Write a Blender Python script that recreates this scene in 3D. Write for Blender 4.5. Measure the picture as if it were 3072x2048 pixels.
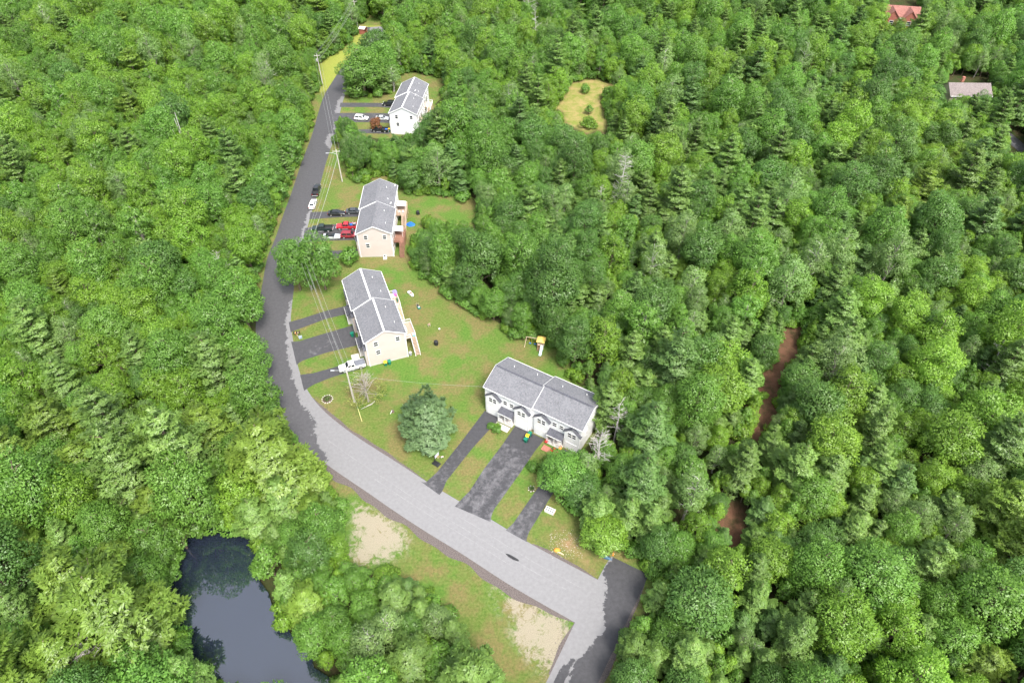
import bpy, math, random
import numpy as np
from mathutils import Vector, Matrix

for o in list(bpy.data.objects): bpy.data.objects.remove(o, do_unlink=True)
scene = bpy.context.scene
COL = scene.collection
R = math.radians

# ------------------------------------------------------------------ camera
CAM_H, PITCH, FPX = 109.26, R(44.66), 2048.0
cd = bpy.data.cameras.new('camera'); cam = bpy.data.objects.new('camera', cd); COL.objects.link(cam)
cd.sensor_width = 36.0; cd.lens = FPX / 3072 * 36; cd.clip_start = 1; cd.clip_end = 4000
cam.location = (0, 0, CAM_H); cam.rotation_euler = (R(90) - PITCH, 0, 0)
scene.camera = cam
# ------------------------------------------------------------------ sky, sun, exposure
SUN_EL, SUN_AZ = R(58), R(152)          # azimuth clockwise from +Y
w = bpy.data.worlds.new('World'); scene.world = w; w.use_nodes = True
nt = w.node_tree; nt.nodes.clear()
sky = nt.nodes.new('ShaderNodeTexSky'); sky.sky_type = 'NISHITA'; sky.sun_disc = False
sky.sun_elevation = SUN_EL; sky.sun_rotation = SUN_AZ; sky.air_density = 1.0; sky.dust_density = 3.0; sky.ozone_density = 1.0
hs = nt.nodes.new('ShaderNodeHueSaturation'); hs.inputs['Saturation'].default_value = 0.42
bg = nt.nodes.new('ShaderNodeBackground'); bg.inputs[1].default_value = 0.15
wo = nt.nodes.new('ShaderNodeOutputWorld')
nt.links.new(sky.outputs[0], hs.inputs['Color']); nt.links.new(hs.outputs[0], bg.inputs[0]); nt.links.new(bg.outputs[0], wo.inputs[0])
sl = bpy.data.lights.new('sun', 'SUN'); sl.energy = 2.1; sl.angle = R(15); sl.color = (1.0, 0.95, 0.86)
so = bpy.data.objects.new('sun', sl); COL.objects.link(so)
sd = Vector((math.sin(SUN_AZ) * math.cos(SUN_EL), math.cos(SUN_AZ) * math.cos(SUN_EL), math.sin(SUN_EL)))
so.rotation_euler = sd.to_track_quat('Z', 'Y').to_euler(); so.location = (60, -20, 160)
scene.view_settings.view_transform = 'Standard'; scene.view_settings.look = 'None'
scene.view_settings.exposure = 1.34; scene.view_settings.gamma = 1.0
try: scene.view_settings.use_curve_mapping = False
except Exception: pass
cy = scene.cycles
cy.max_bounces = 5; cy.diffuse_bounces = 3; cy.glossy_bounces = 3; cy.transmission_bounces = 3; cy.transparent_max_bounces = 6
cy.use_adaptive_sampling = True; cy.adaptive_threshold = 0.02
cy.caustics_reflective = False; cy.caustics_refractive = False

# ------------------------------------------------------------------ picture <-> ground
SP, CP = math.sin(PITCH), math.cos(PITCH)
def G(px, py, z=0.0):
    x = (px - 1536) / FPX; y = (py - 1024) / FPX
    d = (x, CP - y * SP, -SP - y * CP); t = (z - CAM_H) / d[2]
    return Vector((d[0] * t, d[1] * t, z))
def proj(X, Y, Z):
    dz = Z - CAM_H
    yc = -(Y * SP + dz * CP); zc = Y * CP - dz * SP
    return 1536 + FPX * X / zc, 1024 + FPX * yc / zc, zc
K = 3072 / 2352.0
def k(pts): return [(a * K, b * K) for a, b in pts]
def zm(ox, oy, s): return lambda pts: [(ox + a * s, oy + b * s) for a, b in pts]
Z2 = zm(820, 760, .2678); Z3 = zm(880, 500, .1913); Z4 = zm(900, 200, .21259); Z5 = zm(1240, 1230, .3316); Z6 = zm(900, 1380, .4259)
Z1 = zm(1400, 1030, .22319); Z8 = zm(1020, 1080, .1404)
def one(f, a, b, z=0): p = f([(a, b)])[0]; return G(p[0], p[1], z)
def inpoly(px, py, poly):
    px = np.asarray(px); py = np.asarray(py); ins = np.zeros(px.shape, bool)
    n = len(poly)
    for i in range(n):
        x1, y1 = poly[i]; x2, y2 = poly[(i + 1) % n]
        if y1 == y2: continue
        c = ((y1 > py) != (y2 > py)) & (px < (x2 - x1) * (py - y1) / (y2 - y1) + x1)
        ins ^= c
    return ins

# ------------------------------------------------------------------ materials
MATS = {}
def nodes(name):
    m = bpy.data.materials.new(name); m.use_nodes = True
    t = m.node_tree; b = t.nodes['Principled BSDF']
    return m, t, b
def N(t, typ, **kw):
    n = t.nodes.new(typ)
    for a, v in kw.items():
        if a.startswith('i_'): n.inputs[a[2:].replace('_', ' ')].default_value = v
        else: setattr(n, a, v)
    return n
def ramp(t, fac, stops):
    r = t.nodes.new('ShaderNodeValToRGB'); e = r.color_ramp.elements
    while len(e) < len(stops): e.new(0.5)
    for i, (p, c) in enumerate(stops):
        e[i].position = p; e[i].color = (c, c, c, 1) if not hasattr(c, '__len__') else (*c, 1)
    t.links.new(fac, r.inputs[0]); return r.outputs[0]
def mix(t, fac, a, b, typ='MIX'):
    n = t.nodes.new('ShaderNodeMix'); n.data_type = 'RGBA'; n.blend_type = typ
    for s, v in ((0, fac), (6, a), (7, b)):
        if hasattr(v, 'is_linked') or hasattr(v, 'links'): t.links.new(v, n.inputs[s])
        elif s == 0: n.inputs[0].default_value = v
        else: n.inputs[s].default_value = (*v, 1)
    return n.outputs[2]
def math_(t, op, a, b=None, c=None, clamp=False):
    n = t.nodes.new('ShaderNodeMath'); n.operation = op; n.use_clamp = clamp
    for i, v in enumerate((a, b, c)):
        if v is None: continue
        if hasattr(v, 'links'): t.links.new(v, n.inputs[i])
        else: n.inputs[i].default_value = v
    return n.outputs[0]
def noise(t, scale, detail=4, rough=.55, vec=None, dist=0.0):
    n = N(t, 'ShaderNodeTexNoise', i_Scale=scale, i_Detail=detail, i_Roughness=rough, i_Distortion=dist)
    if vec is None:
        g = t.nodes.new('ShaderNodeNewGeometry'); vec = g.outputs['Position']
    t.links.new(vec, n.inputs['Vector']); return n.outputs[0]
def mat(name, col, rough=.6, var=.12, scale=1.5, bump=0.0, bscale=8.0, metal=0.0, spec=.3, coat=0.0, obj=False):
    if name in MATS: return MATS[name]
    m, t, b = nodes(name)
    vec = None
    if obj:
        tc = t.nodes.new('ShaderNodeTexCoord'); vec = tc.outputs['Object']
    n = noise(t, scale, vec=vec)
    d = tuple(max(0, c * (1 - var)) for c in col); l = tuple(min(1, c * (1 + var)) for c in col)
    t.links.new(ramp(t, n, [(.3, d), (.7, l)]), b.inputs['Base Color'])
    b.inputs['Roughness'].default_value = rough; b.inputs['Metallic'].default_value = metal
    b.inputs['Specular IOR Level'].default_value = spec; b.inputs['Coat Weight'].default_value = coat
    if bump:
        bn = N(t, 'ShaderNodeBump', i_Strength=bump, i_Distance=.05); t.links.new(noise(t, bscale, vec=vec), bn.inputs['Height']); t.links.new(bn.outputs[0], b.inputs['Normal'])
    MATS[name] = m; return m

def leaf_mat(name, dark, light, tint):
    """foliage: per-plant shift, clump scale noise, leaf scale noise; some light passes through"""
    m, t, b = nodes(name)
    oi = t.nodes.new('ShaderNodeObjectInfo'); tc = t.nodes.new('ShaderNodeTexCoord')
    n1 = noise(t, .55, 3, .6, tc.outputs['Object']); n2 = noise(t, 5.0, 2, .6, tc.outputs['Object'])
    s = math_(t, 'ADD', math_(t, 'MULTIPLY', n1, .55), math_(t, 'MULTIPLY', n2, .45))
    base = ramp(t, s, [(.3, dark), (.72, light)])
    base = mix(t, math_(t, 'MULTIPLY', oi.outputs['Random'], .5), base, tint)
    loc = noise(t, .02, 3, .6, oi.outputs['Location'])
    h = N(t, 'ShaderNodeHueSaturation'); h.inputs['Fac'].default_value = 1
    t.links.new(math_(t, 'MULTIPLY_ADD', loc, .04, .48), h.inputs['Hue'])
    rnd2 = math_(t, 'FRACT', math_(t, 'MULTIPLY', oi.outputs['Random'], 17.31))
    t.links.new(math_(t, 'MULTIPLY_ADD', rnd2, .32, .84), h.inputs['Value'])
    h.inputs['Saturation'].default_value = 1.0
    t.links.new(base, h.inputs['Color'])
    t.links.new(h.outputs[0], b.inputs['Base Color'])
    b.inputs['Roughness'].default_value = .42; b.inputs['Specular IOR Level'].default_value = .5
    tr = t.nodes.new('ShaderNodeBsdfTranslucent'); t.links.new(mix(t, 1.0, h.outputs[0], (1.0, 1.25, .55), 'MULTIPLY'), tr.inputs[0])
    ms = t.nodes.new('ShaderNodeMixShader'); ms.inputs[0].default_value = .3
    t.links.new(b.outputs[0], ms.inputs[1]); t.links.new(tr.outputs[0], ms.inputs[2])
    t.links.new(ms.outputs[0], t.nodes['Material Output'].inputs[0])
    MATS[name] = m; return m
LM = {
 'yellow': leaf_mat('leaf_yellow_green', (0.107, 0.221, 0.023), (0.270, 0.442, 0.054), (0.188, 0.340, 0.035)),
 'mid':    leaf_mat('leaf_mid_green',    (0.078, 0.193, 0.028), (0.219, 0.397, 0.066), (0.151, 0.301, 0.046)),
 'dark':   leaf_mat('leaf_dark_green',   (0.057, 0.148, 0.029), (0.163, 0.297, 0.063), (0.113, 0.221, 0.044)),
 'grey':   leaf_mat('leaf_grey_green',   (0.107, 0.210, 0.061), (0.301, 0.426, 0.136), (0.188, 0.318, 0.083)),
 'pine':   leaf_mat('needle_pine',       (0.098, 0.210, 0.046), (0.283, 0.426, 0.101), (0.195, 0.328, 0.070)),
 'pineb':  leaf_mat('needle_blue_pine',  (0.075, 0.182, 0.046), (0.219, 0.363, 0.096), (0.151, 0.278, 0.067)),
 'piney':  leaf_mat('needle_yellow_pine',(0.119, 0.221, 0.031), (0.314, 0.442, 0.074), (0.213, 0.346, 0.050)),
 'silver': leaf_mat('needle_silver_pine', (.105, .205, .090), (.300, .440, .200), (.200, .330, .130)),
 'red':    leaf_mat('leaf_copper',       (0.176, 0.068, 0.030), (0.402, 0.170, 0.070), (0.251, 0.113, 0.044)),
 'sparse': leaf_mat('leaf_sparse_olive', (0.151, 0.193, 0.039), (0.364, 0.385, 0.096), (0.251, 0.272, 0.070)),
}
BARK = mat('bark', (.17, .13, .10), .9, .35, 3, .6, 12, obj=True)
BARKG = mat('bark_grey', (.30, .27, .24), .9, .3, 3, .5, 12, obj=True)
DEADW = mat('dead_wood', (.46, .43, .41), .9, .25, 4, .4, 14, obj=True)
WHITE = mat('white_paint', (.80, .80, .79), .5, .03, .6)
def siding(name, col):
    m, t, b = nodes(name)
    tc = t.nodes.new('ShaderNodeTexCoord'); sx = t.nodes.new('ShaderNodeSeparateXYZ'); t.links.new(tc.outputs['Object'], sx.inputs[0])
    f = math_(t, 'FRACT', math_(t, 'MULTIPLY', sx.outputs[2], 5.0))
    n = noise(t, .7, 4, .6, tc.outputs['Object'])
    c = ramp(t, n, [(.3, tuple(v * .95 for v in col)), (.7, tuple(min(1, v * 1.03) for v in col))])
    t.links.new(c, b.inputs['Base Color']); b.inputs['Roughness'].default_value = .55; b.inputs['Specular IOR Level'].default_value = .25
    bn = N(t, 'ShaderNodeBump', i_Strength=.5, i_Distance=.03); t.links.new(f, bn.inputs['Height']); t.links.new(bn.outputs[0], b.inputs['Normal'])
    MATS[name] = m; return m
SID_W = siding('white_siding', (.82, .82, .82)); SID_B = siding('beige_siding', (.56, .485, .455)); SID_R = siding('red_siding', (.33, .12, .09)); SID_T = siding('tan_siding', (.42, .36, .29))
def shingle(name, col):
    m, t, b = nodes(name)
    tc = t.nodes.new('ShaderNodeTexCoord'); o = tc.outputs['Object']
    bk = N(t, 'ShaderNodeTexBrick'); bk.inputs['Scale'].default_value = 3.2; bk.inputs['Mortar Size'].default_value = .012
    bk.inputs['Color1'].default_value = (*[c * .8 for c in col], 1); bk.inputs['Color2'].default_value = (*[min(1, c * 1.2) for c in col], 1); bk.inputs['Mortar'].default_value = (*[c * .6 for c in col], 1)
    bk.inputs['Bias'].default_value = -.1
    t.links.new(o, bk.inputs['Vector'])
    n = noise(t, 2.6, 6, .85, o); st = noise(t, .5, 3, .6, o)
    c = mix(t, .6, bk.outputs[0], ramp(t, n, [(.36, tuple(v * .45 for v in col)), (.64, tuple(min(1, v * 1.6) for v in col))]))
    c = mix(t, ramp(t, st, [(.45, 0), (.75, .35)]), c, tuple(min(1, v * 1.35) for v in col))
    t.links.new(c, b.inputs['Base Color']); b.inputs['Roughness'].default_value = .9; b.inputs['Specular IOR Level'].default_value = .2
    bn = N(t, 'ShaderNodeBump', i_Strength=.5, i_Distance=.03); t.links.new(bk.outputs['Fac'], bn.inputs['Height']); bn.invert = True
    t.links.new(bn.outputs[0], b.inputs['Normal'])
    MATS[name] = m; return m
ROOF = shingle('grey_shingles', (.160, .162, .176)); ROOF_D = shingle('dark_grey_shingles', (.095, .097, .115)); ROOF_R = shingle('red_shingles', (.27, .125, .105)); ROOF_T = shingle('tan_shingles', (.20, .17, .165))
GLASS = mat('window_glass', (.035, .04, .05), .08, .1, 1, spec=.6)
CARGLASS = mat('car_glass', (.02, .025, .03), .06, .1, 1, spec=.7)
RUB = mat('tyre_rubber', (.025, .025, .027), .85, .1)
RIM = mat('alloy_rim', (.55, .55, .56), .35, .05, metal=.6)
TRIM = mat('black_plastic', (.03, .03, .033), .55, .1)
LAMP = mat('headlight_lens', (.75, .76, .78), .15, .04, spec=.6)
TAIL = mat('tail_light', (.38, .02, .02), .2, .05, spec=.6)
CONC = mat('concrete', (.50, .47, .44), .85, .12, 2.5, .2, 20)
BRICKP = mat('brick_paver', (.36, .15, .11), .85, .25, 5, .3, 16)
WOOD = mat('weathered_deck_wood', (.42, .31, .24), .8, .25, 5)
WOODR = mat('stained_red_deck', (.27, .14, .10), .75, .22, 5)
WOODP = mat('pale_new_wood', (.60, .46, .34), .8, .15, 5)
POLE = mat('pole_wood', (.50, .46, .42), .85, .2, 4)
WIRE = mat('wire', (.34, .35, .34), .5, .05)
STEEL = mat('galvanised_steel', (.55, .56, .57), .4, .08, metal=.5)
GREENB = mat('green_plastic', (.01, .17, .11), .45, .08)
YELB = mat('yellow_plastic', (.85, .55, .02), .45, .06)
BLUEP = mat('blue_plastic', (.03, .16, .62), .45, .1)
BLACKP = mat('black_bin_plastic', (.022, .023, .026), .5, .1)
REDP = mat('red_plastic', (.52, .03, .03), .45, .08)
PINKP = mat('pink_plastic', (.75, .18, .50), .5, .08)
ORANGE = mat('orange_plastic', (.85, .30, .05), .5, .08)
STRAWM = mat('straw', (.55, .46, .28), .95, .25, 8)
STONE = mat('pale_stone', (.45, .42, .38), .9, .25, 4, .3, 12)

# ------------------------------------------------------------------ mesh builder
class MB:
    def __init__(s): s.v = []; s.f = []
    def add(s, vs, fs):
        b = len(s.v); s.v += [tuple(x) for x in vs]; s.f += [tuple(i + b for i in f) for f in fs]; return s
    def box(s, c, d, rz=0, rx=0, ry=0):
        h = [x / 2 for x in d]; M = Matrix.Rotation(rz, 3, 'Z') @ Matrix.Rotation(ry, 3, 'Y') @ Matrix.Rotation(rx, 3, 'X'); c = Vector(c)
        vs = [c + M @ Vector((sx * h[0], sy * h[1], sz * h[2])) for sz in (-1, 1) for sx, sy in ((-1, -1), (1, -1), (1, 1), (-1, 1))]
        return s.add(vs, [(3, 2, 1, 0), (4, 5, 6, 7), (0, 1, 5, 4), (1, 2, 6, 5), (2, 3, 7, 6), (3, 0, 4, 7)])
    def tube(s, pts, rad, n=6, cap=True):
        pts = [Vector(p) for p in pts]; rad = rad if hasattr(rad, '__len__') else [rad] * len(pts)
        rings = []
        for i, p in enumerate(pts):
            d = (pts[min(i + 1, len(pts) - 1)] - pts[max(i - 1, 0)]).normalized()
            a = d.cross(Vector((0, 0, 1)) if abs(d.z) < .9 else Vector((1, 0, 0))).normalized(); b = d.cross(a)
            rings.append([p + (a * math.cos(2 * math.pi * j / n) + b * math.sin(2 * math.pi * j / n)) * rad[i] for j in range(n)])
        vs = [v for r in rings for v in r]; fs = []
        for i in range(len(pts) - 1):
            for j in range(n):
                fs.append((i * n + j, i * n + (j + 1) % n, (i + 1) * n + (j + 1) % n, (i + 1) * n + j))
        if cap: fs += [tuple(range(n))[::-1], tuple((len(pts) - 1) * n + j for j in range(n))]
        return s.add(vs, fs)
    def loft(s, rings, cap=True):
        n = len(rings[0]); vs = [v for r in rings for v in r]; fs = []
        for i in range(len(rings) - 1):
            for j in range(n): fs.append((i * n + j, i * n + (j + 1) % n, (i + 1) * n + (j + 1) % n, (i + 1) * n + j))
        if cap: fs += [tuple(range(n))[::-1], tuple((len(rings) - 1) * n + j for j in range(n))]
        return s.add(vs, fs)
    def prism(s, poly, z0, z1):
        n = len(poly)
        return s.add([(x, y, z0) for x, y in poly] + [(x, y, z1) for x, y in poly],
            [tuple(range(n))[::-1], tuple(range(n, 2 * n))] + [(i, (i + 1) % n, n + (i + 1) % n, n + i) for i in range(n)])
    def lathe(s, prof, c=(0, 0, 0), n=12, sx=1, sy=1):
        rings = [[(c[0] + r * sx * math.cos(2 * math.pi * j / n), c[1] + r * sy * math.sin(2 * math.pi * j / n), c[2] + z) for j in range(n)] for r, z in prof]
        return s.loft(rings)
    def mesh(s, name, m, smooth=False):
        me = bpy.data.meshes.new(name); me.from_pydata(s.v, [], s.f); me.materials.append(m)
        if smooth: me.shade_smooth()
        me.update(); return me
    def obj(s, name, m, parent=None, smooth=False):
        o = bpy.data.objects.new(name, s.mesh(name, m, smooth)); COL.objects.link(o)
        if parent is not None: o.parent = parent
        return o
def tag(o, label=None, cat=None, group=None, kind=None):
    if label: o['label'] = label
    if cat: o['category'] = cat
    if group: o['group'] = group
    if kind: o['kind'] = kind
    return o
def thing(name, label, cat, loc=(0, 0, 0), rz=0, group=None):
    o = bpy.data.objects.new(name, None); COL.objects.link(o); o.empty_display_size = .3
    o.location = loc; o.rotation_euler = (0, 0, rz); return tag(o, label, cat, group)
def put(name, me, parent=None):
    o = bpy.data.objects.new(name, me); COL.objects.link(o)
    if parent is not None: o.parent = parent
    return o

# ------------------------------------------------------------------ traced areas (visible ground), picture units
CLEAR_MAIN = k([(846,38),(872,40),(880,62),(874,88),(850,92),(832,112),(812,122),(795,150),(787,175),(783,200),(790,228),(782,250),(772,285),(764,325),(775,345),(786,380),(803,418),(838,420),(870,404),(912,424),(925,442),(965,452),(1088,462),(1090,512),(1040,508),(985,490),(958,520),(940,555),(938,590),(948,622),(985,648),(1030,682),(1060,712),(1110,733),(1160,762),(1195,790),(1218,792),(1232,778),(1256,785),(1280,822),(1300,862),(1322,880),(1340,915),(1350,955),(1348,1000),(1325,1028),(1285,1030),(1258,1040),(1250,1066),(1246,1100),(1262,1120),(1286,1150),(1290,1185),(1318,1196),(1340,1232),(1362,1262),(1390,1274),(1412,1273),(1440,1282),(1488,1314),(1490,1332),(1470,1366),(1440,1432),(1420,1500),(1398,1590),(1150,1590),(1140,1545),(1100,1482),(1045,1405),(985,1345),(930,1320),(880,1292),(812,1296),(800,1262),(806,1195),(800,1152),(768,1112),(740,1072),(702,1035),(690,1008),(655,958),(632,905),(634,840),(622,790),(612,752),(600,700),(596,660),(608,602),(632,548),(648,498),(672,430),(700,360),(716,300),(724,217),(738,197),(735,145),(786,116),(806,96),(824,78),(830,60)])
CLEAR_H1 = k([(783,234),(800,230),(870,226),(905,212),(896,186),(935,168),(1020,180),(1014,214),(985,240),(990,252),(960,280),(925,306),(890,312),(822,307),(818,288),(805,268),(785,256)])
CLEARING = k([(1300,205),(1312,190),(1336,190),(1345,180),(1376,184),(1400,192),(1418,205),(1396,212),(1378,217),(1374,232),(1388,244),(1384,262),(1396,280),(1388,306),(1366,296),(1352,310),(1328,296),(1306,290),(1290,272),(1296,258),(1270,248),(1290,226)])
POND = k([(487,1226),(443,1259),(430,1299),(393,1329),(387,1379),(372,1396),(377,1423),(407,1439),(450,1476),(467,1509),(500,1543),(520,1580),(748,1580),(727,1529),(684,1503),(677,1463),(640,1439),(633,1413),(607,1389),(600,1363),(580,1336),(584,1279),(573,1246),(540,1248),(510,1240)])
TRAIL = k([(1815,750),(1846,762),(1832,800),(1808,842),(1792,890),(1772,940),(1758,990),(1730,1014),(1746,943),(1762,907),(1758,857),(1783,823),(1792,777)])
TRAIL2 = k([(1678,1180),(1692,1190),(1690,1240),(1676,1222)])
FAR_TAN = k([(2178,180),(2262,182),(2262,216),(2178,210)])
FAR_RED = k([(2036,-30),(2108,-30),(2106,44),(2062,40),(2050,30)])
FAR_ROAD = k([(2318,288),(2352,310),(2352,352),(2330,330)])
GAP_TRUNKS = k([(408,285),(430,290),(440,355),(428,352)])
CLEARS = [CLEAR_MAIN, CLEAR_H1, CLEARING, POND, TRAIL, TRAIL2, FAR_TAN, FAR_RED, FAR_ROAD]
STRAW1 = Z6([(330,260),(410,290),(560,370),(760,560),(720,650),(470,690),(455,755),(370,745),(360,660),(400,600),(400,400)])
STRAW2 = Z6([(1170,760),(1330,870),(1540,990),(1800,1100),(1905,1180),(1850,1350),(1750,1520),(1690,1500),(1700,1420),(1590,1330),(1480,1220),(1570,1180),(1540,1080),(1400,1000),(1340,890)])
DIRT1 = Z5([(1240,1100),(1330,1080),(1460,1090),(1560,1260),(1650,1420),(1580,1420),(1450,1300),(1300,1230)])
SUN_LAWN = k([(724,217),(739,197),(735,140),(786,112),(806,96),(830,60),(872,60),(870,90),(830,112),(795,150),(775,200)])  # far verge in sunshine, painted as brighter yellow grass

# ------------------------------------------------------------------ ground (one sheet, pond basin pressed into it)
def spaced(a, b, c, d, fine, coarse):
    return np.concatenate([np.arange(a, b, coarse), np.arange(b, c, fine), np.arange(c, d + coarse, coarse)])
gx = spaced(-700, -115, 115, 700, 1.0, 15.0); gy = spaced(-300, 15, 330, 1100, 1.0, 15.0)
GX, GY = np.meshgrid(gx, gy); X = GX.ravel(); Y = GY.ravel()
pxs, pys, zc = proj(X, Y, np.zeros_like(X)); ok = zc > 5
def mask(poly): return (inpoly(pxs, pys, poly) & ok).astype(float)
lawn = np.clip(mask(CLEAR_MAIN) + mask(CLEAR_H1), 0, 1); straw = np.clip(mask(STRAW1) + mask(STRAW2), 0, 1); clr = mask(CLEARING)
trail = np.clip(mask(TRAIL) + mask(TRAIL2), 0, 1); dirt = mask(DIRT1); sunlit = mask(SUN_LAWN); pond = mask(POND)
def widen(m, n):
    g = m.reshape(len(gy), len(gx)).copy()
    for _ in range(n):
        p = np.pad(g, 1, mode='edge'); g = np.maximum.reduce([p[1:-1, 1:-1], p[:-2, 1:-1], p[2:, 1:-1], p[1:-1, :-2], p[1:-1, 2:]])
    return g.ravel()
def soft(m, n=1):
    g = m.reshape(len(gy), len(gx)).copy()
    for _ in range(n):
        p = np.pad(g, 1, mode='edge'); g = (p[1:-1, 1:-1] * 2 + p[:-2, 1:-1] + p[2:, 1:-1] + p[1:-1, :-2] + p[1:-1, 2:]) / 6
    return g.ravel()
lawn = soft(widen(lawn, 2)); trail = soft(widen(trail, 3), 2); pondw = soft(widen(pond, 5), 3)
# houses' yards stay grass even where trees or walls hide them
Zg = -1.6 * pondw
V = np.stack([X, Y, Zg], 1); nx, ny = len(gx), len(gy)
ii = (np.arange(ny - 1)[:, None] * nx + np.arange(nx - 1)[None]).ravel()
F = np.stack([ii, ii + 1, ii + 1 + nx, ii + nx], 1)
def np_mesh(name, V, F, m):
    me = bpy.data.meshes.new(name); n = len(F); kk = F.shape[1]
    me.vertices.add(len(V)); me.vertices.foreach_set('co', V.astype(np.float32).ravel())
    me.loops.add(n * kk); me.loops.foreach_set('vertex_index', F.astype(np.int32).ravel())
    me.polygons.add(n); me.polygons.foreach_set('loop_start', np.arange(0, n * kk, kk, dtype=np.int32)); me.polygons.foreach_set('loop_total', np.full(n, kk, np.int32))
    me.materials.append(m); me.update(calc_edges=True); me.validate(); return me
def attr(me, name, vals):
    a = me.attributes.new(name, 'FLOAT', 'POINT'); a.data.foreach_set('value', np.asarray(vals, np.float32))
def A(t, name):
    n = t.nodes.new('ShaderNodeAttribute'); n.attribute_name = name; return n.outputs['Fac']
gm, t, b = nodes('ground')
nf = noise(t, 2.2, 6, .7); nm = noise(t, .16, 4, .62); nl = noise(t, .06, 3, .6, dist=.6); nd = noise(t, 9, 5, .7); npatch = noise(t, .35, 5, .7); nrag = noise(t, .9, 6, .75, dist=1.2)
green = ramp(t, nf, [(.28, (.060, .100, .020)), (.5, (.115, .155, .036)), (.72, (.190, .215, .070))])
lush = ramp(t, nf, [(.28, (.048, .112, .018)), (.72, (.130, .222, .042))])
brown = ramp(t, nf, [(.28, (.115, .100, .036)), (.72, (.235, .190, .085))])
rust = ramp(t, nd, [(.28, (.15, .085, .04)), (.72, (.27, .165, .085))])
g = mix(t, ramp(t, nl, [(.40, 0), (.60, 1)]), green, lush)
g = mix(t, ramp(t, nm, [(.43, 0), (.60, .88)]), g, brown)
g = mix(t, ramp(t, nrag, [(.50, 0), (.68, .6)]), g, lush)
g = mix(t, ramp(t, npatch, [(.60, 0), (.74, .5)]), g, rust)
g = mix(t, ramp(t, nd, [(.62, 0), (.78, .45)]), g, (.30, .30, .12))
sun_grass = ramp(t, nf, [(.25, (.19, .23, .035)), (.75, (.33, .345, .08))])  # sunlight on the far verge, put into the grass colour
g = mix(t, math_(t, 'MULTIPLY', A(t, 'sunlit'), .85), g, sun_grass)
strawc = ramp(t, nd, [(.25, (.15, .125, .08)), (.7, (.44, .39, .31))])
sm = math_(t, 'ADD', math_(t, 'ADD', A(t, 'straw'), math_(t, 'MULTIPLY_ADD', npatch, 3.0, -1.45)), math_(t, 'MULTIPLY_ADD', nrag, 3.0, -1.5))
g = mix(t, math_(t, 'MULTIPLY', ramp(t, sm, [(.15, 0), (.75, .92)]), ramp(t, A(t, 'straw'), [(.02, 0), (.35, 1)])), g, strawc)
dm = math_(t, 'MULTIPLY', A(t, 'dirt'), ramp(t, npatch, [(.35, 0), (.6, 1)])); g = mix(t, dm, g, ramp(t, nd, [(.25, (.18, .10, .05)), (.75, (.40, .27, .16))]))
clrc = mix(t, ramp(t, npatch, [(.38, 0), (.62, 1)]), ramp(t, nd, [(.25, (.22, .17, .065)), (.75, (.40, .32, .14))]), ramp(t, nf, [(.25, (.12, .15, .03)), (.75, (.23, .27, .06))]))
floor = mix(t, ramp(t, npatch, [(.4, 0), (.65, 1)]), ramp(t, nd, [(.25, (.035, .030, .016)), (.75, (.085, .070, .035))]), ramp(t, nf, [(.25, (.018, .035, .010)), (.75, (.05, .085, .022))]))
trc = ramp(t, nd, [(.25, (.10, .05, .030)), (.75, (.22, .115, .075))])
trc = mix(t, ramp(t, npatch, [(.45, 0), (.62, .8)]), trc, (.055, .05, .022))
lm = math_(t, 'ADD', A(t, 'lawn'), math_(t, 'MULTIPLY_ADD', npatch, .7, -.35))
c = mix(t, ramp(t, lm, [(.42, 0), (.58, 1)]), floor, g)
c = mix(t, A(t, 'clr'), c, clrc); c = mix(t, A(t, 'trail'), c, trc)
t.links.new(c, b.inputs['Base Color']); b.inputs['Roughness'].default_value = .95; b.inputs['Specular IOR Level'].default_value = .1
bn = N(t, 'ShaderNodeBump', i_Strength=.8, i_Distance=.12); t.links.new(nd, bn.inputs['Height']); t.links.new(bn.outputs[0], b.inputs['Normal'])
me = np_mesh('ground', V, F, gm)
for nme, vals in (('lawn', lawn), ('straw', soft(straw, 6)), ('clr', soft(clr, 2)), ('trail', trail), ('dirt', soft(dirt, 2)), ('sunlit', soft(sunlit, 2))): attr(me, nme, vals)
tag(put('ground', me), kind='structure')
# pond
wm, t, b = nodes('pond_water')
b.inputs['Base Color'].default_value = (.016, .022, .038, 1); b.inputs['Roughness'].default_value = .035; b.inputs['IOR'].default_value = 2.6; b.inputs['Specular IOR Level'].default_value = .5
bn = N(t, 'ShaderNodeBump', i_Strength=.06, i_Distance=.05); t.links.new(noise(t, 1.1, 3, .5), bn.inputs['Height']); t.links.new(bn.outputs[0], b.inputs['Normal'])
pc = [G(*p) for p in POND]; cx = sum(p.x for p in pc) / len(pc); cyy = sum(p.y for p in pc) / len(pc)
ring = [(cx + (p.x - cx) * 1.22, cyy + (p.y - cyy) * 1.22) for p in pc]
mb = MB(); mb.add([(x, y, -.45) for x, y in ring], [tuple(range(len(ring)))])
pw = mb.obj('pond', wm); tag(pw, kind='structure')
if pw.data.polygons[0].normal.z < 0: pw.data.flip_normals()

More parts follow.
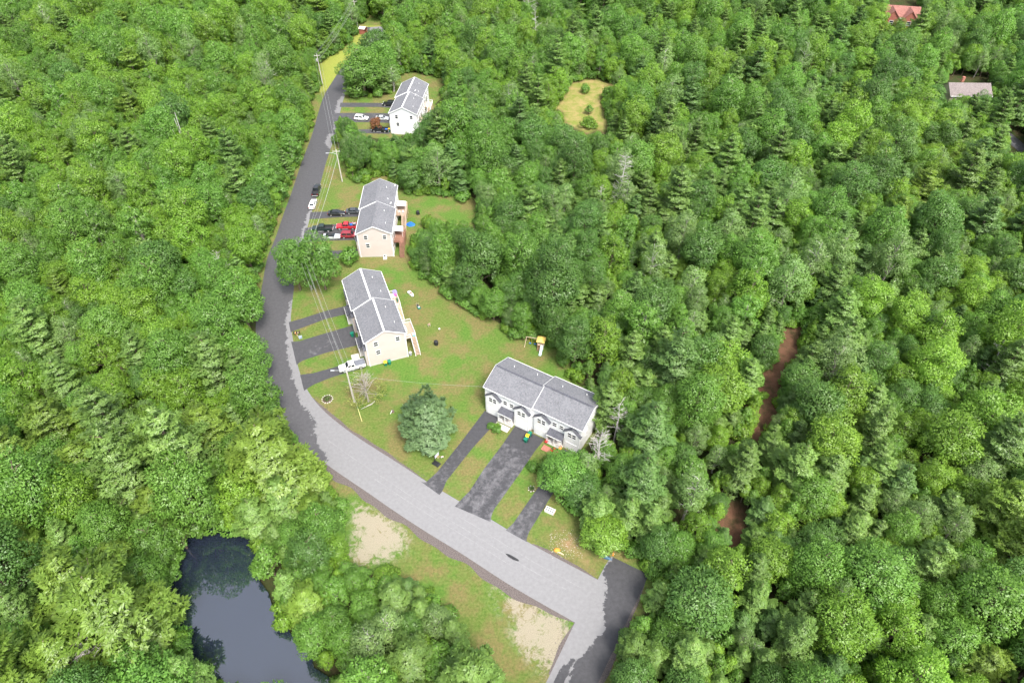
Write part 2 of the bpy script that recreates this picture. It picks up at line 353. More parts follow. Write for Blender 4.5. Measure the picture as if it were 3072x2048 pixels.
# ------------------------------------------------------------------ asphalt
def asphalt(name, lo=.44, hi=.56, big=.35):
    m, t, b = nodes(name)
    nbig = noise(t, big, 5, .68, dist=.4); nfine = noise(t, 14, 4, .7); nmid = noise(t, 1.6, 4, .65)
    d = math_(t, 'ADD', A(t, 'dry'), math_(t, 'MULTIPLY_ADD', nbig, 1.6, -.8))
    d = math_(t, 'ADD', d, math_(t, 'MULTIPLY_ADD', nmid, .8, -.4))
    f = ramp(t, d, [(lo, 0), (hi, 1)])
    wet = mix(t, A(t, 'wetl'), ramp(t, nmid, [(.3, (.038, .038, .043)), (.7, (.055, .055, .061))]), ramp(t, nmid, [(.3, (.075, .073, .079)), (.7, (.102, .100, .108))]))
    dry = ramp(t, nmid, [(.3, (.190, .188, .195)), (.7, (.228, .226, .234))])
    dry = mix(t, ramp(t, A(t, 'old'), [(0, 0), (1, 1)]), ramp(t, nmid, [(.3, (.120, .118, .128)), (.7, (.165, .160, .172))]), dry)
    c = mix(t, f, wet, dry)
    c = mix(t, .10, c, ramp(t, nfine, [(.2, .1), (.8, .8)]), 'OVERLAY')
    t.links.new(c, b.inputs['Base Color'])
    t.links.new(math_(t, 'MULTIPLY_ADD', f, .22, .62), b.inputs['Roughness']); b.inputs['Specular IOR Level'].default_value = .3
    bn = N(t, 'ShaderNodeBump', i_Strength=.25, i_Distance=.01); t.links.new(nfine, bn.inputs['Height']); t.links.new(bn.outputs[0], b.inputs['Normal'])
    MATS[name] = m; return m
ASPH = asphalt('asphalt'); ASPH_D = asphalt('drive_asphalt', .25, .85, .5)
def resample(pts, step):
    pts = [Vector((p[0], p[1])) for p in pts]; L = [0]
    for a, b_ in zip(pts, pts[1:]): L.append(L[-1] + (b_ - a).length)
    n = max(2, int(L[-1] / step) + 1); out = []
    for i in range(n):
        s = L[-1] * i / (n - 1); j = 0
        while j < len(L) - 2 and L[j + 1] < s: j += 1
        f = (s - L[j]) / max(1e-6, L[j + 1] - L[j]); out.append(pts[j].lerp(pts[j + 1], f))
    return out
def smooth_line(pts, it=3):
    for _ in range(it):
        q = [pts[0]]
        for a, b_ in zip(pts, pts[1:]): q += [a.lerp(b_, .25), a.lerp(b_, .75)]
        pts = q + [pts[-1]]
    return pts
def sheet(name, left, right, z, m, dryf, oldf=None, n_across=10, step=.7, wetl=None):
    """ribbon between two ground lines; dryf(s, v, x, y) -> dryness"""
    n = max(2, int(max(sum((b_ - a).length for a, b_ in zip(left, left[1:])), sum((b_ - a).length for a, b_ in zip(right, right[1:]))) / step))
    def rs(p):
        L = [0]
        for a, b_ in zip(p, p[1:]): L.append(L[-1] + (b_ - a).length)
        o = []
        for i in range(n + 1):
            s = L[-1] * i / n; j = 0
            while j < len(L) - 2 and L[j + 1] < s: j += 1
            o.append(p[j].lerp(p[j + 1], (s - L[j]) / max(1e-6, L[j + 1] - L[j])))
        return o
    l, r = rs(left), rs(right); V = []; D = []; O = []
    for i in range(n + 1):
        for j in range(n_across + 1):
            p = l[i].lerp(r[i], j / n_across); V.append((p.x, p.y, z)); D.append(dryf(i / n, j / n_across, p.x, p.y)); O.append(oldf(i / n, j / n_across, p.x, p.y) if oldf else 0)
    w_ = n_across + 1; F = np.array([(i * w_ + j, i * w_ + j + 1, (i + 1) * w_ + j + 1, (i + 1) * w_ + j) for i in range(n) for j in range(n_across)])
    V = np.array(V)
    a, b_, c_ = V[F[0][0]], V[F[0][1]], V[F[0][2]]
    if np.cross(b_ - a, c_ - a)[2] < 0: F = F[:, ::-1]
    me = np_mesh(name, V, F, m); attr(me, 'dry', D); attr(me, 'old', O); attr(me, 'wetl', O if wetl is None else [wetl] * len(O))
    return tag(put(name, me), kind='structure')
G2 = lambda p: Vector(G(*p)[:2])
# main street: inner edge (lawn side) then outer edge beyond the hidden bend
inner = [G2(p) for p in k([(1400,1345),(1372,1330),(1290,1287),(1210,1243),(1130,1192),(1055,1150),(980,1105),(900,1052),(850,1022),(800,988),(760,957),(725,922),(700,885),(685,840),(677,790),(668,740),(664,690)])]
RW = 8.4
def offset(line, d):
    out = []
    for i, p in enumerate(line):
        t_ = (line[min(i + 1, len(line) - 1)] - line[max(i - 1, 0)]).normalized(); out.append(p + Vector((-t_.y, t_.x)) * d)
    return out
cen = offset(inner, RW / 2)
outer_up = [G2(p) for p in k([(614,590),(632,550),(648,500),(672,435),(689,381),(714,316),(736,238),(746,213),(780,160),(841,86)])]
cen_up = offset(outer_up, -3.9)
cen = smooth_line(resample(cen[:-1] + cen_up[0:], 5.0), 3)
cen = resample(cen + [G2(p) for p in k([(862,62)])], 1.0)
wid = [RW / 2 - .5 * min(1, i / len(cen) * 1.3) for i in range(len(cen))]
def off_var(line, sgn):
    out = []
    for i, p in enumerate(line):
        t_ = (line[min(i + 3, len(line) - 1)] - line[max(i - 3, 0)]).normalized(); out.append(p + Vector((-t_.y, t_.x)) * wid[i] * sgn)
    return out
ROAD_L, ROAD_R = off_var(cen, 1), off_var(cen, -1)
# fraction of the width (from the lawn side) that is dry, by picture row of the centre line
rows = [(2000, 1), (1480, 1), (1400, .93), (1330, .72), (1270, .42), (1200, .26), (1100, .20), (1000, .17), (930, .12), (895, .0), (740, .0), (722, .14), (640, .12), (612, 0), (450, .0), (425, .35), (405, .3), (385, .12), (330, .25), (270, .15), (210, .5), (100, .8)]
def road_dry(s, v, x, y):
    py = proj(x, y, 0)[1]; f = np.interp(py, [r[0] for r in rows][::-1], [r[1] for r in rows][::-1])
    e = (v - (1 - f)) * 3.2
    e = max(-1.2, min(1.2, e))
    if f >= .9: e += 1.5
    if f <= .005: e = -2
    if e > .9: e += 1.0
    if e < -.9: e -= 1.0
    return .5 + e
def road_old(s, v, x, y):
    return float(np.interp(proj(x, y, 0)[1], [100, 300, 500, 1000, 1300, 1500], [.8, .6, .75, .85, .9, 1.0]))
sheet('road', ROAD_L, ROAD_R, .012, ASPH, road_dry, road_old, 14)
# crossing street at the end
l2 = [G2(p) for p in k([(1404,1277),(1390,1298),(1373,1330),(1347,1380),(1321,1428),(1263,1549),(1225,1625)])]
r2 = [G2(p) for p in k([(1489,1318),(1481,1340),(1460,1384),(1436,1434),(1410,1490),(1376,1562),(1340,1640)])]
def cross_dry(s, v, x, y):
    e = np.interp(s, [0, .14, .24, .34, .45, .6, .72, .82, 1], [.0, .05, .34, .42, .66, .50, .42, .40, .42])
    d = (e - v) * 4
    if s > .62 and .13 < v < .3: d -= 1.0 * min(1, (s - .62) * 8)
    d = max(-1.0, min(1.3, d))
    return .5 + d + (.8 if d > 1 else -.8 if d < -.9 else 0)
sheet('cross_road', l2, r2, .018, ASPH, cross_dry, lambda s, v, x, y: .95, 14, wetl=.3)
# driveways
def hpose(x, y, th):
    c, s = math.cos(th), math.sin(th)
    return lambda u, v: Vector((x + u * c - v * s, y + u * s + v * c))
HP = {'h1': (-33.237, 229.195, -1.6722), 'h2': (-36.199, 164.203, -1.5377), 'h3': (-35.366, 125.013, -1.2129), 'h4': (-3.297, 94.6, -.5484)}
HL = {n: hpose(*p) for n, p in HP.items()}
def drive(le, re, house, u0, u1, vend, dry, old=.25):
    L_ = [G2(p) for p in le] + [HL[house](u0, vend)]; R_ = [G2(p) for p in re] + [HL[house](u1, vend)]
    return sheet('driveway', L_, R_, .024, ASPH_D, dry, lambda s, v, x, y: old, 8)
flat = lambda q: (lambda s, v, x, y: q)
def dd(s, v, x, y):                      # the wide drive: dark top, bare pale strips further down
    if s > .80: return -.3
    return .38 + .20 * math.sin(v * 13 + 1) * (1 - s) - .3 * max(0, s - .6)
drive(Z5([(60, 640), (105, 660), (215, 560), (430, 290)]), Z5([(235, 765), (262, 735), (300, 640), (530, 350)]), 'h4', .3, 4.0, -4.9, lambda s, v, x, y: -.3 if s > .5 else .30 - .2 * s)
drive(Z5([(375, 870), (430, 810), (510, 730), (640, 530), (800, 320)]), Z5([(700, 1010), (705, 960), (725, 905), (950, 590), (1100, 370)]), 'h4', 7.7, 14.4, -4.9, dd, .2)
drive(Z5([(835, 1085), (880, 1045), (910, 1015), (1040, 825), (1170, 640)]), Z5([(1025, 1190), (1028, 1150), (1045, 1105), (1140, 950), (1245, 780)]), 'h4', 18.7, 22.0, -4.9, lambda s, v, x, y: .42 - .5 * s, .4)
drive(Z2([(172, 770), (260, 747), (335, 726), (600, 640)]), Z2([(195, 885), (240, 862), (300, 842), (600, 730)]), 'h3', .6, 3.6, -4.9, lambda s, v, x, y: .05, .5)
drive(Z2([(200, 990), (300, 982), (350, 965), (600, 890)]), Z2([(262, 1250), (295, 1220), (340, 1195), (600, 1110)]), 'h3', 7.9, 14.8, -4.9, lambda s, v, x, y: .18 if .2 < s < .75 and .35 < v < .9 else -.1, .5)
drive(Z2([(300, 1360), (350, 1352), (440, 1343), (700, 1270)]), Z2([(345, 1540), (400, 1500), (460, 1465), (640, 1392), (860, 1325)]), 'h3', 19.0, 22.3, -4.9, lambda s, v, x, y: .05, .4)
drive(Z3([(270, 712), (420, 708), (700, 700)]), Z3([(250, 826), (420, 815), (700, 795)]), 'h2', .6, 3.9, -4.9, lambda s, v, x, y: .1, .4)
drive(Z3([(180, 965), (280, 948), (600, 905)]), Z3([(150, 1190), (300, 1180), (560, 1162)]), 'h2', 7.9, 14.8, -4.9, lambda s, v, x, y: .25, .4)
drive(Z3([(60, 1340), (400, 1325), (690, 1318)]), Z3([(40, 1460), (400, 1445), (690, 1437)]), 'h2', 18.9, 22.3, -4.9, lambda s, v, x, y: .1, .4)
drive(Z4([(570, 512), (800, 512), (1100, 515)]), Z4([(560, 572), (800, 572), (1100, 571)]), 'h1', .6, 4.2, -4.9, lambda s, v, x, y: .15, .6)
drive(Z4([(470, 658), (740, 655), (1000, 655)]), Z4([(440, 790), (780, 787), (1000, 786)]), 'h1', 7.9, 14.9, -4.9, lambda s, v, x, y: .2, .6)
drive(Z4([(400, 895), (810, 888), (1000, 884)]), Z4([(390, 950), (810, 945), (1000, 942)]), 'h1', 18.9, 22.4, -4.9, lambda s, v, x, y: .2, .6)
# gravel shoulders
GRAV = mat('gravel', (.125, .105, .10), .95, .45, 6, .9, 18)
def shoulder(line, i0, i1, sgn, wd):
    seg = line[i0:i1]; o = []
    for i, p in enumerate(seg):
        t_ = (seg[min(i + 1, len(seg) - 1)] - seg[max(i - 1, 0)]).normalized(); e = min(1, i / 8, (len(seg) - 1 - i) / 8 + .2)
        o.append(p + Vector((-t_.y, t_.x)) * sgn * (wd * (.75 + .25 * math.sin(i * .7) * math.sin(i * .23)) * e + .05))
    a = [p - (q - p).normalized() * .3 for p, q in zip(seg, o)]
    return sheet('gravel_shoulder', a, o, .008, GRAV, flat(0), None, 3)
near = lambda line, p: min(range(len(line)), key=lambda i: (line[i] - p).length)
rng = random.Random(5)
SH = []
iA, iB = near(ROAD_L, G2(k([(1321, 1428)])[0])), near(ROAD_L, G2(k([(716, 1040)])[0]))
SH.append((ROAD_L, iA, iB, 1, 1.9)); shoulder(*SH[-1])
SH.append((ROAD_R, near(ROAD_R, G2(k([(1372, 1330)])[0])), near(ROAD_R, G2(k([(1212, 1245)])[0])), -1, 1.2)); shoulder(*SH[-1])
SH.append((ROAD_R, near(ROAD_R, G2(k([(975, 1100)])[0])), near(ROAD_R, G2(k([(715, 905)])[0])), -1, .8)); shoulder(*SH[-1])
l2r = resample(l2[4:6], 1.0); shoulder(l2r, 0, len(l2r), -1, 1.5)
r2r = resample(r2[1:], 1.0); shoulder(r2r, 0, len(r2r), 1, 1.0)
SH += [(l2r, 0, len(l2r), -1, 1.5), (r2r, 0, len(r2r), 1, 1.0)]
mb = MB()
for line, i0, i1, sgn, wd in SH:
    for i in range(i0, i1 - 1):
        t_ = (line[i + 1] - line[i]).normalized(); nrm = Vector((-t_.y, t_.x)) * sgn
        for _ in range(14):
            p = line[i].lerp(line[i + 1], rng.random()) + nrm * (.1 + wd * rng.random() ** .8); r_ = rng.uniform(.04, .12); a = rng.random() * 6
            mb.add([(p.x + r_ * math.cos(a + j * 2.09) * rng.uniform(.7, 1.2), p.y + r_ * math.sin(a + j * 2.09) * rng.uniform(.7, 1.2), -.02) for j in range(3)] + [(p.x, p.y, r_ * .9)], [(0, 1, 3), (1, 2, 3), (2, 0, 3)])
tag(mb.obj('gravel', GRAV), 'loose grey gravel lying along the road shoulders', 'gravel', kind='stuff')
# tar patch and paving seams on the street
TAR = mat('tar', (.035, .035, .038), .6, .15, 4)
pp = [G2(p) for p in Z5([(832, 1296), (860, 1298), (900, 1318), (945, 1345), (960, 1362), (945, 1366), (905, 1352), (860, 1325)])]
o = MB().add([(p.x, p.y, .0165) for p in pp], [tuple(range(len(pp)))]).obj('tar_patch', TAR); tag(o, kind='structure')
if o.data.polygons[0].normal.z < 0: o.data.flip_normals()
SEAM = mat('paving_seam', (.235, .233, .24), .85, .2, 3)
for fr_, i0, i1 in ((.5, 6, 62), (.36, 14, 48), (.68, 4, 30)):
    a_ = [ROAD_L[i].lerp(ROAD_R[i], fr_ - .006 + .004 * math.sin(i * .9)) for i in range(i0, i1)]; b_ = [ROAD_L[i].lerp(ROAD_R[i], fr_ + .006) for i in range(i0, i1)]
    sheet('paving_seam', a_, b_, .0165, SEAM, flat(1), None, 1)

# ------------------------------------------------------------------ houses
WCACHE = {}
FACE = {'front': ((0, -1), (1, 0)), 'rear': ((0, 1), (-1, 0)), 'near': ((1, 0), (0, 1)), 'far': ((-1, 0), (0, -1))}
def fbox(mb, face, a, b, n0, n1, z0, z1):
    """box on a wall: a..b along the wall, n0..n1 out from it, z0..z1"""
    n, t_ = FACE[face]
    cs = [(t_[0] * q + n[0] * r_, t_[1] * q + n[1] * r_) for q, r_ in ((a, n0), (b, n0), (b, n1), (a, n1))]
    if n[0] * t_[1] - n[1] * t_[0] > 0: cs = cs[::-1]
    return mb.prism(cs, z0, z1)
def window(parent, face, u, v, z, w_=1.0, h=1.35, shutters=False):
    key = (face, w_, h)
    if key not in WCACHE:
        f = MB(); e = .09
        for a, b_, z0, z1 in ((-w_/2-e, w_/2+e, -h/2-e, -h/2), (-w_/2-e, w_/2+e, h/2, h/2+e), (-w_/2-e, -w_/2, -h/2, h/2), (w_/2, w_/2+e, -h/2, h/2), (-w_/2, w_/2, -.035, .035)):
            fbox(f, face, a, b_, -.02, .075, z0, z1)
        p1 = fbox(MB(), face, -w_/2, w_/2, -.02, .025, -h/2, -.035); p2 = fbox(MB(), face, -w_/2, w_/2, -.02, .035, .035, h/2)
        WCACHE[key] = (f.mesh('window', WHITE), p1.mesh('pane', GLASS), p2.mesh('pane', GLASS))
    f, p1, p2 = WCACHE[key]
    o = put('window', f, parent); o.location = (u, v, z); put('pane', p1, o); put('pane', p2, o); return o
def gable_prism(mb, u0, u1, w_, off, ze, zr, z0=0):
    pr = [(-w_, z0), (w_, z0), (w_, ze), (0, zr), (-w_, ze)]
    return mb.loft([[(u, off + y, z) for y, z in pr] for u in (u0, u1)])
def roof_prism(mb, u0, u1, hw, off, he, hr, th=.16):
    pr = [(-hw, he), (-hw, he - th), (0, hr - th), (hw, he - th), (hw, he), (0, hr)]
    return mb.loft([[(u, off + y, z) for y, z in pr] for u in (u0, u1)])
def townhouse(hid, label, L, W, he, hr, d, sid, vent_mat, decks, dishes):
    x, y, th = HP[hid]
    H = thing('townhouse', label, 'townhouse', (x, y, 0), th, 'four-unit townhouses along the street')
    ov = .35; sl_ = (hr - he) / (W / 2); hw = W / 2 - ov; ze = he + sl_ * ov - .15; zr = hr - .15
    for h in (0, 1):
        off = d * h; u0, u1 = (ov, L) if h == 0 else (L - .05, 2 * L - ov)
        gable_prism(MB(), u0, u1, hw, off, ze, zr).obj('wall', sid, H)
        ra, rb = (0, L + .13) if h == 0 else (L - .13, 2 * L)
        ro = roof_prism(MB(), ra, rb, W / 2, off, he, hr).obj('roof', ROOF, H)
        # white rake boards and gutters
        f = MB()
        for ue in (ra - .03, rb - .01):
            pr = lambda q: [(-W/2-.02, he+.03), (-W/2-.02, he-.22), (0, hr-.22), (W/2+.02, he-.22), (W/2+.02, he+.03), (0, hr+.03)]
            f.loft([[(ue + q, off + yy, zz) for yy, zz in pr(0)] for q in (0, .04)])
        for sgn in (-1, 1): f.box(((ra + rb) / 2, off + sgn * (W / 2 + .06), he - .1), (rb - ra - .1, .11, .14))
        f.obj('fascia', WHITE, H)
        rv = MB(); rv.loft([[(u, off + yy, zz) for yy, zz in ((-.2, hr - .06), (.2, hr - .06), (.16, hr + .05), (-.16, hr + .05))] for u in (ra + .3, rb - .3)])
        rv.obj('ridge_vent', vent_mat, ro)
        for q, fv in ((.28, .45), (.72, .62)):
            uu = ra + (rb - ra) * q; vv = off + fv * W / 2; zz = hr - sl_ * fv * W / 2
            MB().tube([(uu, vv, zz - .1), (uu, vv, zz + .45)], .07, 8).obj('vent_pipe', WHITE, ro)
        # front: two gabled bays with garage doors, porch between
        vf = off - hw                                  # main front wall plane
        base = h * L
        for cu in (2.35, 9.05):
            uc = base + cu; g0 = 1.62; pj = .55
            bay = MB(); pr = [(uc - g0, 0), (uc + g0, 0), (uc + g0, 5.1), (uc, 6.45), (uc - g0, 5.1)]
            bay.loft([[(a, yy, zz) for a, zz in pr] for yy in (vf + .1, vf - pj)][::-1]).obj('gable_wall', sid, H)
            gr = MB(); g1 = g0 + .28; sy = 1.35 / g0; zt = 6.45 + .16
            for sg in (-1, 1):
                a0 = [(uc, zt), (uc + sg * g1, zt - sy * g1), (uc + sg * g1, zt - sy * g1 - .13), (uc, zt - .15)]
                gr.loft([[(a, yy, zz) for a, zz in (a0 if sg > 0 else a0[::-1])] for yy in (vf + .05, vf - pj - .16)][::-1])
            gr.obj('gable_roof', ROOF_D, H)
            for s_ in (-.5, .5): window(H, 'front', uc + s_ * .95, vf - pj, 4.55, .72, 1.25)
            gd = MB(); fbox(gd, 'front', -1.25, 1.25, -.02, .03, .0, 2.2)
            gd = gd.obj('garage_door', WHITE, H); gd.location = (uc, vf - pj, .02)
            for r_ in range(4): fbox(MB(), 'front', -1.22, 1.22, .03, .055, .04 + r_ * .545, .04 + r_ * .545 + .51).obj('panel', WHITE, gd)
        pu0, pu1 = base + 4.02, base + 7.38; po = 1.45
        zr0, zr1 = 3.35, 2.72
        pr = MB(); pr.loft([[(u, vf + .05, zr0 + .02), (u, vf - po, zr1), (u, vf - po, zr1 - .14), (u, vf + .05, zr0 - .14)] for u in (pu0 - .02, pu1 + .02)])
        pr.obj('porch_roof', ROOF_D, H)
        MB().box(((pu0 + pu1) / 2, vf - po - .03, zr1 - .1), (pu1 - pu0, .05, .22)).obj('porch_fascia', WHITE, H)
        MB().box(((pu0 + pu1) / 2, vf - po / 2, .1), (pu1 - pu0, po, .2)).obj('porch_slab', CONC, H)
        for a in (0, .5, 1): MB().box((pu0 + .1 + (pu1 - pu0 - .2) * a, vf - po + .1, 1.39), (.13, .13, 2.37)).obj('porch_post', WHITE, H)
        for a in (.25, .75):
            dr = fbox(MB(), 'front', -.46, .46, -.02, .05, 0, 2.05).obj('door', mat('door_grey', (.25, .25, .27), .5), H); dr.location = (pu0 + (pu1 - pu0) * a, vf, .22)
            fbox(MB(), 'front', .3, .36, .05, .1, .98, 1.06).obj('handle', STEEL, dr)
        for a, b_ in ((.12, 1.0), (pu1 - pu0 - 1.0, pu1 - pu0 - .12)):
            rl = MB(); rl.box((pu0 + (a + b_) / 2, vf - po + .1, 1.1), (b_ - a, .06, .06)); rl.box((pu0 + (a + b_) / 2, vf - po + .1, .4), (b_ - a, .05, .05))
            for q in range(6): rl.box((pu0 + a + (b_ - a) * q / 5, vf - po + .1, .75), (.035, .035, .72))
            rl.obj('porch_railing', WHITE, H)
        for uu, zz, ww, hh in ((base + 5.0, 4.85, .8, 1.1), (base + 6.5, 4.85, .8, 1.1), (base + 4.75, 6.5, .85, .42), (base + 6.6, 6.5, .85, .42)):
            window(H, 'front', uu, vf, zz, ww, hh)
        # rear wall windows and patio doors
        vr = off + hw
        for uu in (1.4, 4.0, 7.3, 10.0):
            window(H, 'rear', base + uu, vr, 6.0, .95, 1.25)
            if decks[0] and not (2.3 < uu < 8): window(H, 'rear', base + uu, vr, 3.9, .95, 1.25)
            window(H, 'rear', base + uu, vr, 1.3, .9, 1.1)
        for uu in (4.3, 6.8):
            sd_ = fbox(MB(), 'rear', -.9, .9, -.02, .06, 0, 2.1).obj('patio_door', WHITE, H); sd_.location = (base + uu, vr, 2.78)
            for s_ in (-.43, .43): fbox(MB(), 'rear', s_ - .36, s_ + .36, .06, .075, .12, 1.98).obj('pane', GLASS, sd_)
        for uu, vv in ((ra + .55 if h == 0 else rb - .6, vf - .06), (ra + .55 if h == 0 else rb - .6, vr + .06)): MB().box((uu, vv, ze / 2), (.09, .09, ze - .1)).obj('downpipe', WHITE, H)
    # corner boards
    for uu, vv in ((ov, -hw), (ov, hw), (2 * L - ov, d - hw), (2 * L - ov, d + hw)): MB().box((uu, vv, ze / 2 - .05), (.2, .2, ze - .1)).obj('corner_trim', WHITE, H)
    ng = 2 * L - ov
    for vv, zz in ((-2.2, 6.15), (2.6, 6.15), (-2.0, 3.6)): window(H, 'near', ng, d + vv, zz, .85, 1.15)
    for vv, zz in ((-2.2, 6.15), (2.6, 6.15), (-2.0, 3.6)): window(H, 'far', ov, vv, zz, .85, 1.15)
    # foundation strip
    fm = MB()
    fm.box(((ov + L) / 2, 0, .12), (L - ov + .06, 2 * hw + .06, .3)); fm.box(((L + ng) / 2, d, .12), (ng - L + .06, 2 * hw + .08, .29)); fm.obj('foundation', CONC, H)
    for (u0, u1, dep, dz, wm_, sm) in decks:
        off = d if u0 > L else 0; v0 = off + hw + .02; v1 = v0 + dep
        dk = MB().box(((u0 + u1) / 2, (v0 + v1) / 2, dz - .1), (u1 - u0, dep, .2)).obj('deck', wm_, H)
        n = int((u1 - u0) / .15)
        bd = MB()
        for i in range(n): bd.box((u0 + (i + .5) * (u1 - u0) / n, (v0 + v1) / 2, dz + .02), ((u1 - u0) / n - .015, dep - .02, .04))
        tag(bd.obj('deck_boards', wm_, dk), kind='stuff')
        for uu in (u0 + .1, (u0 + u1) / 2, u1 - .1): MB().box((uu, v1 - .12, (dz - .2) / 2), (.15, .15, dz - .2)).obj('deck_post', wm_, dk)
        sw = 1.15; sv0, sv1 = v1 - sw - .02, v1 - .02          # stairs run along the house from the near end
        rl = MB()
        def rail(a, b_):
            a, b_ = Vector(a), Vector(b_); m_ = (a + b_) / 2; ln = (b_ - a).length; rz = math.atan2(b_.y - a.y, b_.x - a.x)
            for hz in (1.0, .12): rl.box((m_.x, m_.y, dz + hz), (ln, .07, .07), rz)
            q = max(2, int(ln / .22))
            for i in range(q + 1): p = a.lerp(b_, i / q); rl.box((p.x, p.y, dz + .55), (.05, .05, .88))
        rail((u0, v0, 0), (u0, v1, 0)); rail((u0, v1, 0), (u1, v1, 0)); rail((u1, v0, 0), (u1, sv0, 0)); rl.obj('deck_railing', sm, dk)
        st = MB(); run = 3.15; nt_ = 13
        for vv in (sv0 + .04, sv1 - .04):
            st.loft([[(u1 + a, vv + q, z_) for a, z_ in ((0, dz - .05), (0, dz - .32), (run, .0), (run + .3, .0))] for q in (-.03, .03)])
            st.tube([(u1, vv, dz + .95), (u1 + run, vv, 1.0)], .045, 5); st.box((u1 + run - .05, vv, .5), (.08, .08, 1.0)); st.box((u1 + run / 2, vv, (dz + 1) / 2 + .1), (.07, .07, 1.5))
        st = st.obj('stair', sm, H)
        tm = MB().box((0, 0, 0), (.27, sw - .14, .045)).mesh('tread', wm_)
        for i in range(nt_):
            o = put('tread', tm, st); o.location = (u1 + .14 + i * run / nt_, (sv0 + sv1) / 2, dz - .12 - (i + .5) * (dz - .1) / nt_ + .06)
    for (uu, vv, zz) in dishes:
        dsh = MB(); n = 12
        dsh.lathe([(.02, 0), (.2, .03), (.36, .12), (.37, .13), (.2, .05), (.02, .02)], n=n)
        o = dsh.obj('satellite_dish', WHITE, H); o.location = (uu, vv, zz + .45); o.rotation_euler = (R(-48), 0, R(200))
        m_ = MB().tube([(uu, vv, zz - .05), (uu, vv + .02, zz + .45)], .03, 6).obj('dish_mast', STEEL, H)
    return H
HD = dict(L=11.32, W=9.24, he=7.42, hr=9.655, d=.475)
townhouse('h1', 'white townhouse block beside the tall broadleaf trees, furthest up the street', **HD, sid=SID_W, vent_mat=WHITE, decks=[(4.2, 7.6, 2.2, 2.75, WOODP, WHITE), (14.9, 18.6, 2.2, 2.75, WOODP, WHITE)], dishes=[(9.3, 2.2, 8.7), (12.4, 2.9, 8.6)])
townhouse('h2', 'beige townhouse block with red stained stair and seven vehicles on its drives', **HD, sid=SID_B, vent_mat=ROOF, decks=[(2.6, 7.6, 2.75, 2.75, WOOD, WOODP), (15.0, 19.8, 2.75, 2.75, WOODR, WOODR)], dishes=[(1.0, 4.2, 7.55), (10.2, 3.9, 7.85)])
townhouse('h3', 'beige townhouse block with the white pickup on its drive', **HD, sid=SID_B, vent_mat=WHITE, decks=[(3.4, 8.1, 2.55, 2.75, WOODP, WHITE), (14.4, 19.4, 2.75, 2.75, WOOD, WHITE)], dishes=[])
townhouse('h4', 'white townhouse block with dark gabled bays beside three long driveways', L=11.05, W=9.536, he=7.166, hr=9.117, d=.372, sid=SID_W, vent_mat=ROOF_D, decks=[(2.6, 7.4, 2.6, 2.6, WOOD, WHITE), (13.6, 18.4, 2.6, 2.6, WOOD, WHITE)], dishes=[])

# far houses
def far_house(name, label, p, rz, Lx, Wy, he, hr, sid, rf, extra=None):
    H = thing(name, label, 'house', (p.x, p.y, 0), rz)
    gable_prism(MB(), -Lx / 2, Lx / 2, Wy / 2, 0, he, hr).obj('wall', sid, H)
    ro = roof_prism(MB(), -Lx / 2 - .35, Lx / 2 + .35, Wy / 2 + .45, 0, he - .1, hr + .12).obj('roof', rf, H)
    f = MB()
    for sg in (-1, 1): f.box((0, sg * (Wy / 2 + .5), he - .15), (Lx + .6, .1, .16))
    f.obj('fascia', WHITE, H)
    for uu in np.linspace(-Lx / 2 + 1.5, Lx / 2 - 1.5, 4):
        for zz in (1.6, he - 1.5): window(H, 'front', float(uu), -Wy / 2, zz, 1.0, 1.3)
    for vv in (-1.6, 1.6):
        window(H, 'near', Lx / 2, vv, he - 1.4, 1.0, 1.3); window(H, 'near', Lx / 2, vv, 1.7, 1.0, 1.3)
    if extra: extra(H, ro)
    return H
pA = G(*k([(2219, 208)])[0], 5.6)
def gar(H, ro):
    g_ = fbox(MB(), 'front', -1.4, 1.4, -.02, .05, 0, 2.2).obj('garage_door', WHITE, H); g_.location = (4.2, -4, .02)
    for r_ in range(4): fbox(MB(), 'front', -1.36, 1.36, .05, .075, .04 + r_ * .545, .04 + r_ * .545 + .51).obj('panel', WHITE, g_)
    MB().box((-2, 1.2, 9.0), (.8, .8, 1.6)).obj('chimney', BRICKP, ro)
far_house('house', 'tan house with pinkish grey roof among dark trees at the wood edge', pA, R(-2), 13.5, 8, 5.6, 8.2, SID_T, ROOF_T, gar)
pB = G(*k([(2068, 34)])[0], 6.0)
def redx(H, ro):
    for cx_, ww in ((-4.2, 2.6), (2.6, 2.6)):
        b_ = MB(); pr = [(cx_ - ww, 0), (cx_ + ww, 0), (cx_ + ww, 6.4), (cx_, 9.3), (cx_ - ww, 6.4)]
        b_.loft([[(a, yy, zz) for a, zz in pr] for yy in (0, -6.0)][::-1]).obj('wing_wall', SID_R, H)
        rr = MB()
        for sg in (-1, 1):
            a0 = [(cx_, 9.45), (cx_ + sg * (ww + .4), 6.2), (cx_ + sg * (ww + .4), 6.05), (cx_, 9.3)]
            rr.loft([[(a, yy, zz) for a, zz in (a0 if sg > 0 else a0[::-1])] for yy in (.2, -6.35)][::-1])
        rr.obj('wing_roof', ROOF_R, H); window(H, 'front', cx_, -6.0, 4.6, 1.4, 1.5); window(H, 'front', cx_, -6.0, 1.7, 1.4, 1.5)
    MB().box((-1, -7.4, 2.9), (4.4, 2.6, .2)).obj('balcony', WHITE, H)
    rl = MB()
    for q in range(16): rl.box((-3.1 + q * .28, -8.65, 3.5), (.05, .05, 1.0))
    rl.box((-1, -8.65, 4.0), (4.4, .08, .08)); rl.obj('balcony_railing', WHITE, H)
far_house('house', 'red house with twin gabled roof rising out of the woods', pB, R(-12), 13, 8.5, 6.2, 9.4, SID_R, ROOF_R, redx)
fd = [G2(p) for p in k([(2243, 262), (2262, 275), (2300, 300), (2352, 345), (2400, 390)])]
